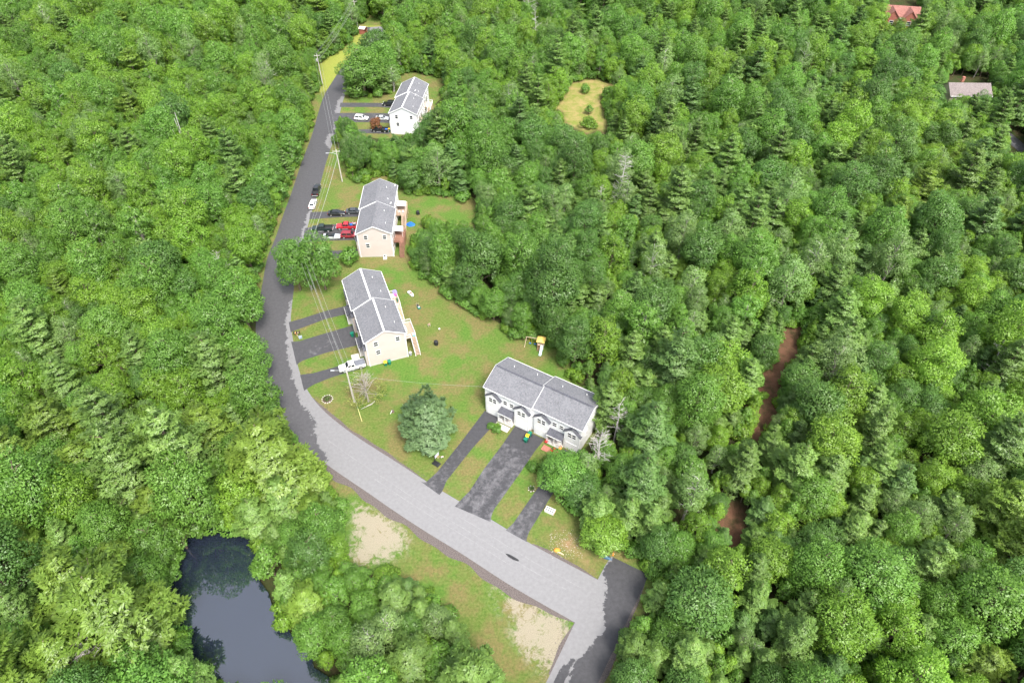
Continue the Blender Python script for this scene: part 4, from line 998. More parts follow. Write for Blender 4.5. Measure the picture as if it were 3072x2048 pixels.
# bushes skirting the wood edges
def near_edge(x, y, px, py):
    hit = np.zeros(len(x), bool)
    for a in angs:
        qx, qy, _ = proj(x + np.cos(a) * 3.4, y + np.sin(a) * 3.4, np.zeros(len(x)))
        for poly in (CLEAR_MAIN, CLEAR_H1, CLEARING, POND, TRAIL): hit |= inpoly(qx, qy, poly)
    return hit
GRID.clear()
scatter(90000, lambda a, b_: ('shrub', 'shrub_y')[rg.random() < .4], .7, 1.6, .55, near_edge, .6)
# ---- the largest in view become single trees, the rest one woodland
vis = []
for q in TREES:
    key, x, y, sc, hsc, rot, rad = q
    px, py, zc_ = proj(x, y, KINDS[key][3] * sc * hsc * .6)
    vis.append((rad / zc_ if (-20 < px < 3092 and -20 < py < 2068) else 0, q, px, py))
vis.sort(key=lambda a: -a[0])
MARKS = [((560, 1400), 'the pond'), ((600, 800), 'the bend in the road'), ((950, 260), 'the last townhouse up the street'), ((770, 510), 'the seven vehicles on the drives'), ((1235, 800), 'the playset'), ((1790, 880), 'the reddish dirt trail'),
 ((1345, 250), 'the straw coloured clearing'), ((1418, 492), 'the tall silver dead conifer'), ((2219, 240), 'the tan house'), ((2070, 60), 'the red house'), ((1430, 1400), 'the crossing street'), ((1390, 1050), 'the two dead trees by the white townhouse'),
 ((433, 357), 'the three pale bare stems'), ((262, 1545), 'the bleached dead tree'), ((835, 75), 'the red roadside shelter'), ((1212, 62), 'the large bare dead crown'), ((528, 668), 'the leafless tree by the bend'), ((1868, 1152), 'the grey dead branches'),
 ((2262, 905), 'the forked leaning dead tree'), ((741, 194), 'the pole on the grass verge'), ((1712, 1310), 'the thin leaning dead stem'), ((634, 245), 'the leafless tree across the road'), ((985, 1010), 'the lone bushy lawn pine'), ((880, 1250), 'the straw patch beside the road')]
MP = [(G(a * K, b_ * K), c) for (a, b_), c in MARKS]
cnt = {'b': 0, 'p': 0, 's': 0, 'h': 0}; REST = []
for sz, q, px, py in vis:
    key, x, y, sc, hsc, rot, rad = q
    g_ = 'p' if key in PINES else ('s' if key in SAPS else ('h' if 'shrub' in key else 'b'))
    if sz > 0 and cnt[g_] < {'b': 280, 'p': 285, 's': 260, 'h': 280}[g_]:
        cnt[g_] += 1; p0 = proj(x, y, 0); rgn = region(p0[0], p0[1])
        nm = {'p': 'pine_tree', 's': 'sapling', 'h': 'bush', 'b': 'broadleaf_tree'}[g_]; mk = min(MP, key=lambda q: (q[0].x - x) ** 2 + (q[0].y - y) ** 2)[1]
        sz_ = ('small ' if sc < .5 else 'large ' if sc > .9 else '') if g_ in 'bp' else ('tall ' if sc > .65 else '') if g_ == 's' else ''
        lb = sz_ + KINDS[key][4] + ' nearest ' + mk
        plant(key, x, y, sc, rot, nm, lb, lb.replace(' tree ', ' trees ').replace(' pine ', ' pines ').replace(' sapling ', ' saplings ').replace(' bush ', ' bushes '), hsc)
    else: REST.append(q)
# woodland as instances of the same trees
PC = bpy.data.collections.new('woodland_crowns'); PT = bpy.data.collections.new('woodland_trunks')
order = sorted(KINDS)                       # collection children come in name order
for i, key in enumerate(order):
    a = bpy.data.objects.new('c%02d_%s' % (i, key), KINDS[key][0]); PC.objects.link(a); b_ = bpy.data.objects.new('t%02d_%s' % (i, key), KINDS[key][1]); PT.objects.link(b_)
me = bpy.data.meshes.new('woodland'); me.vertices.add(len(REST)); me.vertices.foreach_set('co', np.array([(q[1], q[2], 0) for q in REST], np.float32).ravel())
a = me.attributes.new('idx', 'INT', 'POINT'); a.data.foreach_set('value', np.array([order.index(q[0]) for q in REST], np.int32))
a = me.attributes.new('rot', 'FLOAT_VECTOR', 'POINT'); a.data.foreach_set('vector', np.array([(0, 0, q[5]) for q in REST], np.float32).ravel())
a = me.attributes.new('scl', 'FLOAT_VECTOR', 'POINT'); a.data.foreach_set('vector', np.array([(q[3], q[3], q[3] * q[4]) for q in REST], np.float32).ravel())
me.update(); wo_ = tag(put('woodland', me), 'dense distant woodland canopy reaching away beyond the single trees', 'woodland', kind='stuff')
ng_ = bpy.data.node_groups.new('woodland', 'GeometryNodeTree')
ng_.interface.new_socket('Geometry', in_out='INPUT', socket_type='NodeSocketGeometry'); ng_.interface.new_socket('Geometry', in_out='OUTPUT', socket_type='NodeSocketGeometry')
gi = ng_.nodes.new('NodeGroupInput'); go = ng_.nodes.new('NodeGroupOutput'); jn = ng_.nodes.new('GeometryNodeJoinGeometry')
def named(nm, typ):
    n = ng_.nodes.new('GeometryNodeInputNamedAttribute'); n.data_type = typ; n.inputs[0].default_value = nm; return n.outputs[0]
ei = named('idx', 'INT'); er = named('rot', 'FLOAT_VECTOR'); es = named('scl', 'FLOAT_VECTOR')
for colx in (PC, PT):
    ci = ng_.nodes.new('GeometryNodeCollectionInfo'); ci.inputs[0].default_value = colx; ci.inputs['Separate Children'].default_value = True; ci.inputs['Reset Children'].default_value = True
    ip = ng_.nodes.new('GeometryNodeInstanceOnPoints'); ip.inputs['Pick Instance'].default_value = True
    ng_.links.new(gi.outputs[0], ip.inputs['Points']); ng_.links.new(ci.outputs[0], ip.inputs['Instance'])
    ng_.links.new(ei, ip.inputs['Instance Index']); ng_.links.new(er, ip.inputs['Rotation']); ng_.links.new(es, ip.inputs['Scale']); ng_.links.new(ip.outputs[0], jn.inputs[0])
ng_.links.new(jn.outputs[0], go.inputs[0])
md = wo_.modifiers.new('woodland', 'NODES'); md.node_group = ng_
print('TREES', len(TREES), cnt, 'rest', len(REST))

# ------------------------------------------------------------------ dead and half bare trees
def dead_tree(px, py, H, sp, seed, label, n=26, up=.25, r0=.16, leaf=False, lean=(0, 0)):
    p = G(px * K, py * K); br, tr = dead(seed, H, sp, DEADW, n, up, r0)
    T = thing('dead_tree' if not leaf else 'sparse_tree', label, 'tree', (p.x, p.y, 0), 0); T.rotation_euler = (lean[0], lean[1], seed)
    tr.obj('trunk', DEADW if not leaf else BARKG, T); br.obj('branches', DEADW if not leaf else BARKG, T)
    return T
dead_tree(1418, 492, 19, 4.2, 3, 'tall bare silver dead conifer standing in the woods behind the townhouse yards', 60, .12, .24)
dead_tree(1366, 1090, 13, 4.0, 4, 'bare white dead tree with fanned branches by the corner of the white townhouse', 50, .45, .2)
dead_tree(1410, 1018, 14, 2.6, 5, 'slim bare dead tree behind the corner of the white townhouse', 34, .2, .16)
dead_tree(1372, 512, 12, 2.4, 6, 'short bare dead snag close by the tall silver dead conifer', 26, .3, .14)
dead_tree(1212, 62, 24, 6.5, 7, 'large bare dead crown standing above the woods beyond the last townhouse', 50, .6, .28)
dead_tree(1228, 112, 17, 3.5, 8, 'pale bare snag below the large bare dead crown', 30, .5, .2)
dead_tree(262, 1545, 13, 4.5, 9, 'bleached dead tree with tangled branches beside the pond', 60, .5, .2)
dead_tree(634, 245, 15, 4.5, 10, 'leafless grey tree in the woods across the road from the white townhouse', 46, .7, .2)
dead_tree(528, 668, 12, 3.6, 12, 'leafless grey tree at the wood edge by the bend', 36, .7, .15)
dead_tree(1868, 1152, 9, 3.5, 13, 'grey fallen looking dead branches poking out of the eastern woods', 26, .6, .14)
dead_tree(2262, 905, 12, 4.0, 14, 'bare forked dead tree leaning out of the thick eastern woods', 26, .6, .15, lean=(.0, .4))
dead_tree(1712, 1310, 8, 1.0, 15, 'thin pale dead stem leaning beside the dirt trail', 8, .3, .1, lean=(.15, -.35))
# three pale stems rising from one foot in the gap of the western woods
p = G(433 * K, 357 * K); T = thing('bare_stems', 'three tall pale bare stems rising from one foot in the western woods', 'tree', (p.x, p.y, 0))
for dx, dy, hh in ((-.6, .4, 12), (.3, .3, 14), (-1.9, -.2, 9)): MB().tube([(0, 0, -.2), (dx * .5, dy, hh * .5), (dx, dy * 2, hh)], [.2, .15, .07], 6).obj('stem', DEADW, T)
# half bare tree by the white pickup
p = G(846 * K, 922 * K); T = thing('sparse_tree', 'half bare spreading tree beside the utility pole and white pickup', 'tree', (p.x, p.y, 0))
br, tr = dead(21, 9.0, 4.6, BARKG, 46, .3, .2); tr.obj('trunk', BARKG, T); br.obj('branches', BARKG, T)
r = np.random.default_rng(3); n = 1500; a = r.random(n) * 6.28; q = r.uniform(.35, 1, n) ** .6 * 4.3; zz = 2.0 + (1 - q / 4.6) * 6 * r.random(n) + r.random(n) * 1.6
pp = np.stack([np.cos(a) * q, np.sin(a) * q, zz], 1); keepm = np.sin(a * 3 + 1) + .6 * np.cos(a * 5 + q) + np.sin(zz * 2.2) > .1; pp = pp[keepm]; n = len(pp)
put('crown', cards('crown', pp, r.normal(size=(n, 3)), np.array([0, 0, 1.]) + r.normal(size=(n, 3)) * .5, r.uniform(.2, .45, n), r.uniform(.12, .25, n), np.array([0, 0, 1.]) + r.normal(size=(n, 3)) * .4, LM['sparse']), T)

# ------------------------------------------------------------------ utility poles and wires
def base_top(bx, by, tx, ty):
    b_ = G(bx, by); lo, hi = 2, 25
    for _ in range(40):
        m_ = (lo + hi) / 2
        if proj(b_.x, b_.y, m_)[1] > ty: lo = m_
        else: hi = m_
    return b_, lo
POLES = [((1063, 1207), 10.8, 'wooden utility pole with street lamp beside the white pickup'), ((936, 868), 11.0, 'wooden utility pole rising through the round trees at the bend'), ((1027, 545), 10.5, 'wooden utility pole on the lawn edge below the white townhouse'), ((968, 253), 11.0, 'wooden utility pole on the grass verge across from the white townhouse'), ((1074, 87), 11.5, 'wooden utility pole beside the small red shelter')]
tops = []
ux = []
for i, ((bx, by), hh, lb) in enumerate(POLES):
    b_ = G(bx, by); U = thing('utility_pole', lb, 'utility pole', (b_.x, b_.y, 0), 0, 'utility poles along the street'); ux.append((b_, hh))
    MB().tube([(0, 0, -.3), (0, 0, hh)], [.19, .13], 9).obj('pole', POLE, U)
    j = min(max(i, 1), len(POLES) - 1); d_ = G(*POLES[j][0]) - G(*POLES[j - 1][0]); az = math.atan2(d_.y, d_.x) + math.pi / 2; cxx, cyy_ = math.cos(az), math.sin(az)
    MB().box((0, 0, hh - .55), (2.2, .11, .13), az).obj('crossarm', POLE, U)
    for s_ in (-.95, .0, .95): MB().lathe([(.05, 0), (.07, .08), (.03, .2)], (cxx * s_, cyy_ * s_, hh - .48 if s_ else hh), 8).obj('insulator', CONC, U)
    tops.append([(b_ + Vector((cxx * s_, cyy_ * s_, hh - .28 if s_ else hh + .2))) for s_ in (-.95, 0, .95)] + [b_ + Vector((0, 0, hh - 2.2))])
    if i in (1, 3): MB().lathe([(.01, 0), (.26, .02), (.28, .1), (.28, .8), (.24, .9), (.01, .92)], (cxx * .42, cyy_ * .42, hh - 2.6), 10).obj('transformer', STEEL, U)
    if i in (0, 2):
        arm = MB().tube([(0, 0, hh - 1.5), (-1.2, .1, hh - 1.1), (-2.5, .2, hh - 1.2)], .05, 6).obj('lamp_arm', STEEL, U)
        MB().box((-2.85, .22, hh - 1.25), (.75, .28, .16)).obj('lamp_head', STEEL, arm)
def wire(a, b_, sag, label, group=None, rad=.028):
    a, b_ = Vector(a), Vector(b_); pts = []
    for i in range(13):
        f = i / 12; p = a.lerp(b_, f); p.z -= sag * 4 * f * (1 - f); pts.append(p)
    return tag(MB().tube(pts, rad, 5).obj('overhead_wire', WIRE), label, 'wire', group)
spans = ['between the white pickup and the bend', 'along the lawns beside the parked cars', 'across the road near the white townhouse', 'along the yellow verge to the red shelter']
for i in range(4):
    for j in range(4): wire(tops[i][j], tops[i + 1][j], .9, 'grey overhead wire strung ' + spans[i], 'overhead wires strung ' + spans[i], .03 if j == 3 else .018)
a = tops[4]; q = G(1260, -120)
for j in range(3): wire(a[j], Vector((q.x + j, q.y, 10.5)), 1.0, 'grey overhead wire running off into the woods past the red shelter', 'overhead wires running off into the woods', .03)
h4c = HL['h4'](0.35, -3.6); wire(tops[0][3], (h4c.x, h4c.y, 6.2), .6, 'service wire running over the lawn to the nearest white townhouse', None, .014)
b_ = G(1086, 1264); gw = thing('guy_wire', 'slanting guy wire with pale guard anchored in the lawn', 'guy wire', (b_.x, b_.y, 0))
tp = Vector(tops[0][3]) - b_; MB().tube([(0, 0, -.1), tuple(tp)], .022, 5).obj('cable', WIRE, gw); MB().tube([(0, 0, 0), tuple(tp * .28)], .06, 6).obj('guard', mat('pale_guard', (.62, .58, .25), .6), gw)

# ------------------------------------------------------------------ bins, boxes, garden things
def wheelie(p, rz, lid, label, z=0):
    T = thing('wheelie_bin', label, 'bin', (p.x, p.y, z), rz)
    MB().loft([[(sx * w_, sy * dd_, zz) for sx, sy in ((-1, -1), (1, -1), (1, 1), (-1, 1))] for w_, dd_, zz in ((.24, .27, .06), (.31, .37, 1.0), (.33, .40, 1.03))]).obj('body', GREENB, T)
    MB().loft([[(sx * .35, yy0 + sy * dd_, zz) for sx, sy in ((-1, -1), (1, -1), (1, 1), (-1, 1))] for yy0, dd_, zz in ((0, .43, 1.032), (0, .43, 1.08), (.03, .3, 1.16))]).obj('lid', lid, T)
    for sx in (-1, 1): MB().tube([(sx * .27, .3, .12), (sx * .34, .3, .12)], .12, 10).obj('wheel', RUB, T)
    MB().tube([(-.3, .44, .98), (.3, .44, .98)], .022, 6).obj('handle', TRIM, T); return T
q = HL['h4']
wheelie(q(11.55, -5.75).to_3d(), HP['h4'][2], GREENB, 'green lidded bin against the wall between the two white garages', .028)
wheelie(q(11.45, -6.55).to_3d(), HP['h4'][2] + .2, YELB, 'yellow lidded bin standing between two green bins on the wide drive', .028)
wheelie(q(11.6, -7.4).to_3d(), HP['h4'][2] - .1, GREENB, 'green lidded bin at the front of the row on the wide drive', .028)
q = HL['h3']
wheelie(q(23.15, -.55).to_3d(), HP['h3'][2] + math.pi / 2, YELB, 'yellow lidded bin against the beige gable wall')
wheelie(q(23.15, .35).to_3d(), HP['h3'][2] + math.pi / 2, GREENB, 'green lidded bin beside the yellow one at the beige gable wall')
wheelie(q(11.6, -5.6).to_3d(), HP['h3'][2], GREENB, 'green bin by the garage at the top of the wide drive', .028)
p = q(10.9, -5.4); o = MB().lathe([(.05, .0), (.28, .02), (.3, .4), (.22, .5), (.05, .52)], (0, 0, 0), 10).obj('red_tub', REDP); o.location = (p.x, p.y, .21 * 0 + .03); tag(o, 'small red plastic tub by the garage of the beige townhouse', 'tub')
p1_ = one(Z4, 1225, 925); 
o = wheelie(p1_, d1, BLUEP, 'blue lidded bin by the pines at the white townhouse'); o2 = wheelie(one(Z4, 1262, 918), d1, YELB, 'yellow lidded bin by the pines at the white townhouse')
def composter(p, label):
    T = thing('compost_bin', label, 'compost bin', (p.x, p.y, 0), rg.random())
    MB().lathe([(.5, 0), (.52, .1), (.47, .85), (.40, .98)], n=14).obj('body', BLACKP, T); MB().lathe([(.43, .98), (.44, 1.03), (.25, 1.15), (.05, 1.18)], n=14).obj('lid', BLACKP, T)
composter(one(Z2, 1825, 1018), 'black compost bin standing alone on the wide back lawn'); composter(one(Z3, 1955, 745), 'black compost bin on the lawn behind the decked beige townhouse')
# small white boat
p = one(Z2, 1542, 462); T = thing('boat', 'small white boat with brown seat lying on the back lawn', 'boat', (p.x, p.y, 0), R(-52))
rings = []
for x_, hw_, z0 in ((-1.15, .32, .06), (-.9, .42, .02), (.2, .45, .0), (.8, .34, .05), (1.15, .08, .2)): rings.append([(x_, -hw_, .42), (x_, -hw_ * .8, z0), (x_, hw_ * .8, z0), (x_, hw_, .42), (x_, hw_ * .8, .38), (x_, -hw_ * .8, .38)])
MB().loft(rings).obj('hull', WHITE, T); MB().box((-.1, 0, .45), (.32, .75, .1)).obj('seat', mat('brown_seat', (.22, .12, .07), .6), T); MB().loft([[(x_, -hw_, .42), (x_, hw_, .42), (x_, hw_ * .6, zt), (x_, -hw_ * .6, zt)] for x_, hw_, zt in ((.2, .42, .5), (.55, .36, .62), (1.0, .18, .5))]).obj('foredeck', WHITE, T)
# mower
p = one(Z2, 1632, 615); T = thing('lawn_mower', 'grey push mower with green deck on the back lawn', 'mower', (p.x, p.y, 0), R(-60))
MB().loft([[(sx * w_, sy * dd_, zz) for sx, sy in ((-1, -1), (1, -1), (1, 1), (-1, 1))] for w_, dd_, zz in ((.42, .32, .1), (.44, .34, .28), (.3, .24, .36))]).obj('deck', GREENB, T); MB().lathe([(.18, .36), (.2, .5), (.1, .58)], n=10).obj('engine', WHITE, T)
MB().tube([(-.4, -.22, .3), (-1.0, -.22, .95), (-1.0, .22, .95), (-.4, .22, .3)], .02, 5).obj('handle', STEEL, T); MB().box((-.65, 0, .4), (.45, .4, .36)).obj('grass_bag', TRIM, T)
for sx in (-.32, .32):
    for sy in (-.36, .36): MB().tube([(sx, sy - .04, .11), (sx, sy + .04, .11)], .11, 10).obj('wheel', RUB, T)
# chair on the lawn, ball
p = one(Z2, 1745, 812); T = thing('lawn_chair', 'tan garden chair standing alone on the back lawn', 'chair', (p.x, p.y, 0), R(120))
MB().box((0, 0, .42), (.5, .5, .05)).obj('seat', mat('tan_fabric', (.55, .38, .30), .8), T); MB().box((-.27, 0, .75), (.05, .5, .7), 0, 0, -.2).obj('backrest', mat('tan_fabric', (.55, .38, .30), .8), T)
for sx in (-.22, .22):
    for sy in (-.22, .22): MB().box((sx, sy, .2), (.04, .04, .42)).obj('leg', WHITE, T)
p = one(Z2, 1860, 852); o = MB().lathe([(.01, 0), (.12, .03), (.2, .12), (.22, .22), (.2, .32), (.12, .41), (.01, .44)], n=12).obj('ball', WHITE, None, True); o.location = (p.x, p.y, 0); tag(o, 'white ball lying on the back lawn', 'ball')
# barrel by the stair
p = HL['h3'](22.0, 5.35); T = thing('barrel', 'grey barrel with pale rim at the foot of the beige gable', 'barrel', (p.x, p.y, 0)); MB().lathe([(.3, 0), (.34, .1), (.34, .8), (.3, .88)], n=12).obj('body', mat('grey_barrel', (.28, .29, .31), .6), T); MB().lathe([(.33, .86), (.35, .9), (.2, .93), (.05, .93)], n=12).obj('lid', CONC, T)
# things on the decks
def umbrella(p, z, m, label, closed):
    T = thing('patio_umbrella', label, 'umbrella', (p.x, p.y, z)); MB().tube([(0, 0, 0), (0, 0, 2.3)], .025, 6).obj('pole', STEEL, T); MB().lathe([(.26, 0), (.26, .06), (.05, .12)], n=10).obj('base', CONC, T)
    prof = [(.18, .7), (.22, 1.1), (.12, 1.9), (.02, 2.3)] if closed else [(1.25, 1.85), (1.2, 1.9), (.6, 2.15), (.02, 2.32)]
    MB().lathe(prof, n=8).obj('canopy', m, T)
umbrella(q(7.3, 6.2), 2.79, GREENB, 'half furled green parasol on the deck of the beige townhouse', False) if False else umbrella(q(7.4, 6.35), 2.79, GREENB, 'furled green parasol on the deck of the beige townhouse', True)
def table(p, z, rz, w_, d_, m, label):
    T = thing('table', label, 'table', (p.x, p.y, z), rz); MB().box((0, 0, .72), (w_, d_, .05)).obj('table_top', m, T)
    for sx in (-1, 1):
        for sy in (-1, 1): MB().box((sx * (w_ / 2 - .08), sy * (d_ / 2 - .08), .35), (.05, .05, .7)).obj('leg', m, T)
th3 = HP['h3'][2]; th2 = HP['h2'][2]
table(q(5.0, 5.6), 2.79, th3, 1.4, 1.0, WHITE, 'white table on the deck with the pink playhouse')
T = thing('toy_playhouse', 'pink plastic playhouse on the far deck of the beige townhouse', 'playhouse', (*q(4.2, 6.5), 2.79), th3)
MB().box((0, 0, .5), (.9, .8, 1.0)).obj('wall', PINKP, T); gable_prism(MB(), -.5, .5, .5, 0, 1.05, 1.45, 1.0).obj('roof', mat('violet_plastic', (.35, .30, .68), .5), T)
T = thing('toy_box', 'orange toy box on the deck beside the pink playhouse', 'box', (*q(5.9, 6.6), 2.79), th3); MB().box((0, 0, .25), (.8, .5, .5)).obj('body', ORANGE, T); MB().box((0, 0, .53), (.84, .54, .06)).obj('lid', WOODP, T)
table(q(17.0, 5.5), 2.79, th3, 1.7, 1.1, WHITE, 'white table on the deck by the long stair of the beige townhouse')
T = thing('cooler_box', 'light blue cooler on the deck corner above the long stair', 'cooler', (*q(19.0, 7.1), 2.79), th3); MB().box((0, 0, .22), (.7, .42, .44)).obj('body', mat('aqua_plastic', (.12, .50, .62), .5), T); MB().box((0, 0, .47), (.74, .46, .07)).obj('lid', WHITE, T)
T = thing('barbecue_grill', 'grey barbecue grill on the deck by the beige gable', 'grill', (*q(15.3, 5.2), 2.79), th3); MB().lathe([(.05, .6), (.3, .7), (.32, .85), (.28, 1.0), (.05, 1.1)], n=12).obj('kettle', TRIM, T)
for a_ in (0, 2.1, 4.2): MB().tube([(.2 * math.cos(a_), .2 * math.sin(a_), .68), (.32 * math.cos(a_), .32 * math.sin(a_), 0)], .02, 5).obj('leg', STEEL, T)
q2 = HL['h2']
def canopy(u0, u1, v0, v1, z, label):
    c = q2((u0 + u1) / 2, (v0 + v1) / 2); T = thing('deck_canopy', label, 'canopy', (c.x, c.y, 2.79), th2); a_, b2 = (u1 - u0) / 2, (v1 - v0) / 2
    MB().loft([[(-a_, -b2, z + .25), (a_, -b2, z + .25), (a_, b2, z), (-a_, b2, z)], [(-a_, -b2, z + .29), (a_, -b2, z + .29), (a_, b2, z + .04), (-a_, b2, z + .04)]]).obj('canvas', WHITE, T)
    MB().box((0, b2, z - .08), (2 * a_, .03, .2)).obj('valance', WHITE, T)
    for sx in (-1, 1):
        for sy, zz in ((-1, z + .25), (1, z)): MB().box((sx * (a_ - .06), sy * (b2 - .06), zz / 2), (.06, .06, zz)).obj('post', WHITE, T)
canopy(3.6, 6.0, 4.5, 6.9, 1.75, 'white canvas canopy over the far deck of the beige townhouse')
canopy(15.4, 17.7, 4.9, 7.0, 1.75, 'white canvas canopy over the red stained deck')
def deck_chair(u, v, m, label, rz): 
    c = q2(u, v); T = thing('deck_chair', label, 'chair', (c.x, c.y, 2.79), th2 + rz); MB().box((0, 0, .42), (.55, .55, .06)).obj('seat', m, T); MB().box((-.28, 0, .78), (.06, .55, .7), 0, 0, -.18).obj('backrest', m, T)
    for sx in (-.23, .23):
        for sy in (-.23, .23): MB().box((sx, sy, .2), (.05, .05, .4)).obj('leg', m, T)
deck_chair(6.7, 5.2, WHITE, 'white deck chair beside the canopy, closer to the house wall', math.pi); deck_chair(6.7, 6.2, WHITE, 'white deck chair beside the canopy, closer to the stair', math.pi); deck_chair(3.1, 6.4, mat('grey_fabric', (.3, .3, .33), .8), 'grey deck chair in the corner behind the canopy', 0)
# blue tarpaulin heap, air conditioner
p = one(Z3, 1838, 905); r = np.random.default_rng(5); T = MB(); nn = 10; rings = []
for i in range(5):
    f = i / 4; rings.append([((1.1 * (1 - f ** 1.5) + .05) * math.cos(6.283 * j / nn) * r.uniform(.75, 1.25), (.9 * (1 - f ** 1.5) + .05) * math.sin(6.283 * j / nn) * r.uniform(.75, 1.25), .75 * f * r.uniform(.75, 1.15)) for j in range(nn)])
o = T.loft(rings).obj('tarpaulin', mat('blue_tarp', (.02, .14, .60), .4, .3, 4)); o.location = (p.x, p.y, 0); tag(o, 'crumpled blue tarpaulin heaped beside the deck stair', 'tarpaulin')
p = q2(23.1, 2.5); T = thing('air_conditioner', 'small white air conditioning unit at the foot of the beige gable', 'air conditioner', (p.x, p.y, 0), th2); MB().box((0, 0, .4), (.8, .8, .75)).obj('casing', WHITE, T); MB().lathe([(.3, .775), (.3, .80), (.05, .81)], n=12).obj('fan_grille', TRIM, T); MB().box((0, 0, .02), (1, 1, .06)).obj('pad', CONC, T)
# planters / stone slab at the beige house front
p = q(18.6, -6.3); o = MB().box((0, 0, .06), (2.2, 1.7, .12)).obj('stone_slab', CONC); o.location = (p.x, p.y, 0); o.rotation_euler = (0, 0, th3); tag(o, 'pale square stone slab before the porch of the beige townhouse', 'slab')
# mailboxes
def mailbox(px, py, label, n, rz):
    p = G(px, py); T = thing('mailbox_post', label, 'mailbox', (p.x, p.y, 0), rz); MB().box((0, 0, .5), (.1, .1, 1.1)).obj('post', WOODP, T); MB().box((0, 0, 1.05), (1.5, .1, .1)).obj('crossbar', WOODP, T)
    for i in range(n):
        x_ = -.6 + i * 1.2 / max(1, n - 1); b2 = MB(); b2.loft([[(x_ + a_, yy, zz) for a_, zz in ((-.14, 1.1), (.14, 1.1), (.14, 1.26), (.08, 1.36), (-.08, 1.36), (-.14, 1.26))] for yy in (-.28, .28)]); bo = b2.obj('mailbox', TRIM, T)
        MB().box((x_ + .15, -.1, 1.3), (.02, .05, .16)).obj('flag', REDP, bo)
mailbox(893, 1008, 'three black mailboxes on one wooden post by the driveway mouth', 3, R(10))
p = G(902, 1014); T = thing('crate', 'grey blue crate standing on the grass beside the mailboxes', 'crate', (p.x, p.y, 0), .4); MB().box((0, 0, .25), (.7, .5, .5)).obj('body', mat('grey_blue_plastic', (.30, .36, .48), .5), T); MB().box((0, 0, .52), (.74, .54, .05)).obj('lid', mat('grey_blue_plastic', (.30, .36, .48), .5), T)
p = G(892, 1001); T = thing('newspaper_box', 'orange newspaper box standing under the black mailboxes', 'newspaper box', (p.x, p.y - .5, 0), .1); MB().box((0, 0, .3), (.08, .08, .6)).obj('post', WOODP, T); MB().box((0, 0, .72), (.42, .5, .26)).obj('box', ORANGE, T)
# basketball hoop
p = G(1309, 1391); T = thing('basketball_hoop', 'portable basketball hoop on the grass beside the narrow driveway', 'basketball hoop', (p.x, p.y, 0), R(-35))
MB().loft([[(sx * w_, sy * dd_, zz) for sx, sy in ((-1, -1), (1, -1), (1, 1), (-1, 1))] for w_, dd_, zz in ((.75, .5, .0), (.75, .5, .18), (.55, .35, .32))]).obj('base', BLACKP, T)
MB().tube([(-.3, 0, .25), (-.2, 0, 2.6), (.3, 0, 2.95)], .05, 7).obj('pole', TRIM, T); MB().tube([(-.6, 0, .25), (-.24, 0, 1.3)], .03, 5).obj('brace', TRIM, T)
MB().box((.45, 0, 3.15), (.05, 1.15, .75)).obj('backboard', mat('grey_board', (.55, .53, .62), .3), T)
rim = MB(); rim.tube([(.75 + .23 * math.cos(a_), .23 * math.sin(a_), 2.95) for a_ in np.linspace(0, 6.283, 17)], .015, 5, False); rim = rim.obj('rim', ORANGE, T)
net = MB()
for a_ in np.linspace(0, 6.283, 10)[:-1]: net.tube([(.75 + .23 * math.cos(a_), .23 * math.sin(a_), 2.95), (.75 + .13 * math.cos(a_ + .4), .13 * math.sin(a_ + .4), 2.55)], .01, 4)
tag(net.obj('net', WHITE, rim), kind='stuff')
p = G(1327, 1374); T = thing('lawn_sign', 'small pink and white sign on the grass by the basketball hoop', 'sign', (p.x, p.y, 0), R(20)); MB().box((0, 0, .5), (.55, .03, .4)).obj('board', mat('pink_sign', (.75, .55, .55), .6), T)
for sx in (-.2, .2): MB().box((sx, 0, .15), (.03, .03, .34)).obj('stake', STEEL, T)
# white planter box with eight holes
p = G(1650, 1534); T = thing('planter_box', 'white wooden planter box with eight dark pot openings', 'planter', (p.x, p.y, 0), R(-28))
MB().box((0, 0, .35), (1.75, .95, .7)).obj('box', WHITE, T)
for i in range(4):
    for j in (-1, 1): MB().lathe([(.02, .0), (.13, .0), (.14, .05), (.02, .055)], (-.62 + i * .41, j * .24, .69), 10).obj('pot', mat('pot_soil', (.05, .06, .04), .9), T)
for sx in (-1, 1): MB().box((sx * .9, 0, .36), (.05, 1.0, .72)).obj('end_board', WOODP, T)
# playset
p = one(zm(1560, 980, .06376), 980, 960); T = thing('playset', 'wooden playset with yellow roof, blue swings and pale slide', 'playset', (p.x, p.y, 0), R(-14))
for sx in (-.65, .65):
    for sy in (-.65, .65): MB().box((sx, sy, 1.2), (.1, .1, 2.4)).obj('post', WOODP, T)
MB().box((0, 0, 1.25), (1.4, 1.4, .08)).obj('platform', WOODP, T); MB().loft([[(-.95, -.95, 2.35), (.95, -.95, 2.35), (.95, .95, 2.35), (-.95, .95, 2.35)], [(-.95, -.95, 2.42), (.95, -.95, 2.42), (.95, .95, 2.42), (-.95, .95, 2.42)], [(-.1, -.5, 2.95), (.1, -.5, 2.95), (.1, .5, 2.95), (-.1, .5, 2.95)]]).obj('roof', mat('yellow_canopy', (.80, .58, .16), .7, .1, 3), T)
sldb = MB(); sldb.loft([[(x0, y_, z_), (x1, y_, z_), (x1, y_, z_ + .05), (x0, y_, z_ + .05)] for x0, x1, y_, z_ in ((.15, .65, -.7, 1.25), (.15, .65, -2.4, .3), (.15, .65, -2.9, .22))]); sldb = sldb.obj('slide', mat('pale_blue_plastic', (.55, .72, .78), .4), T)
for xx in (.15, .65): MB().tube([(xx, -.7, 1.4), (xx, -2.4, .45), (xx, -2.9, .35)], .05, 6).obj('slide_rail', mat('pale_blue_plastic', (.55, .72, .78), .4), sldb)
ld_ = MB()
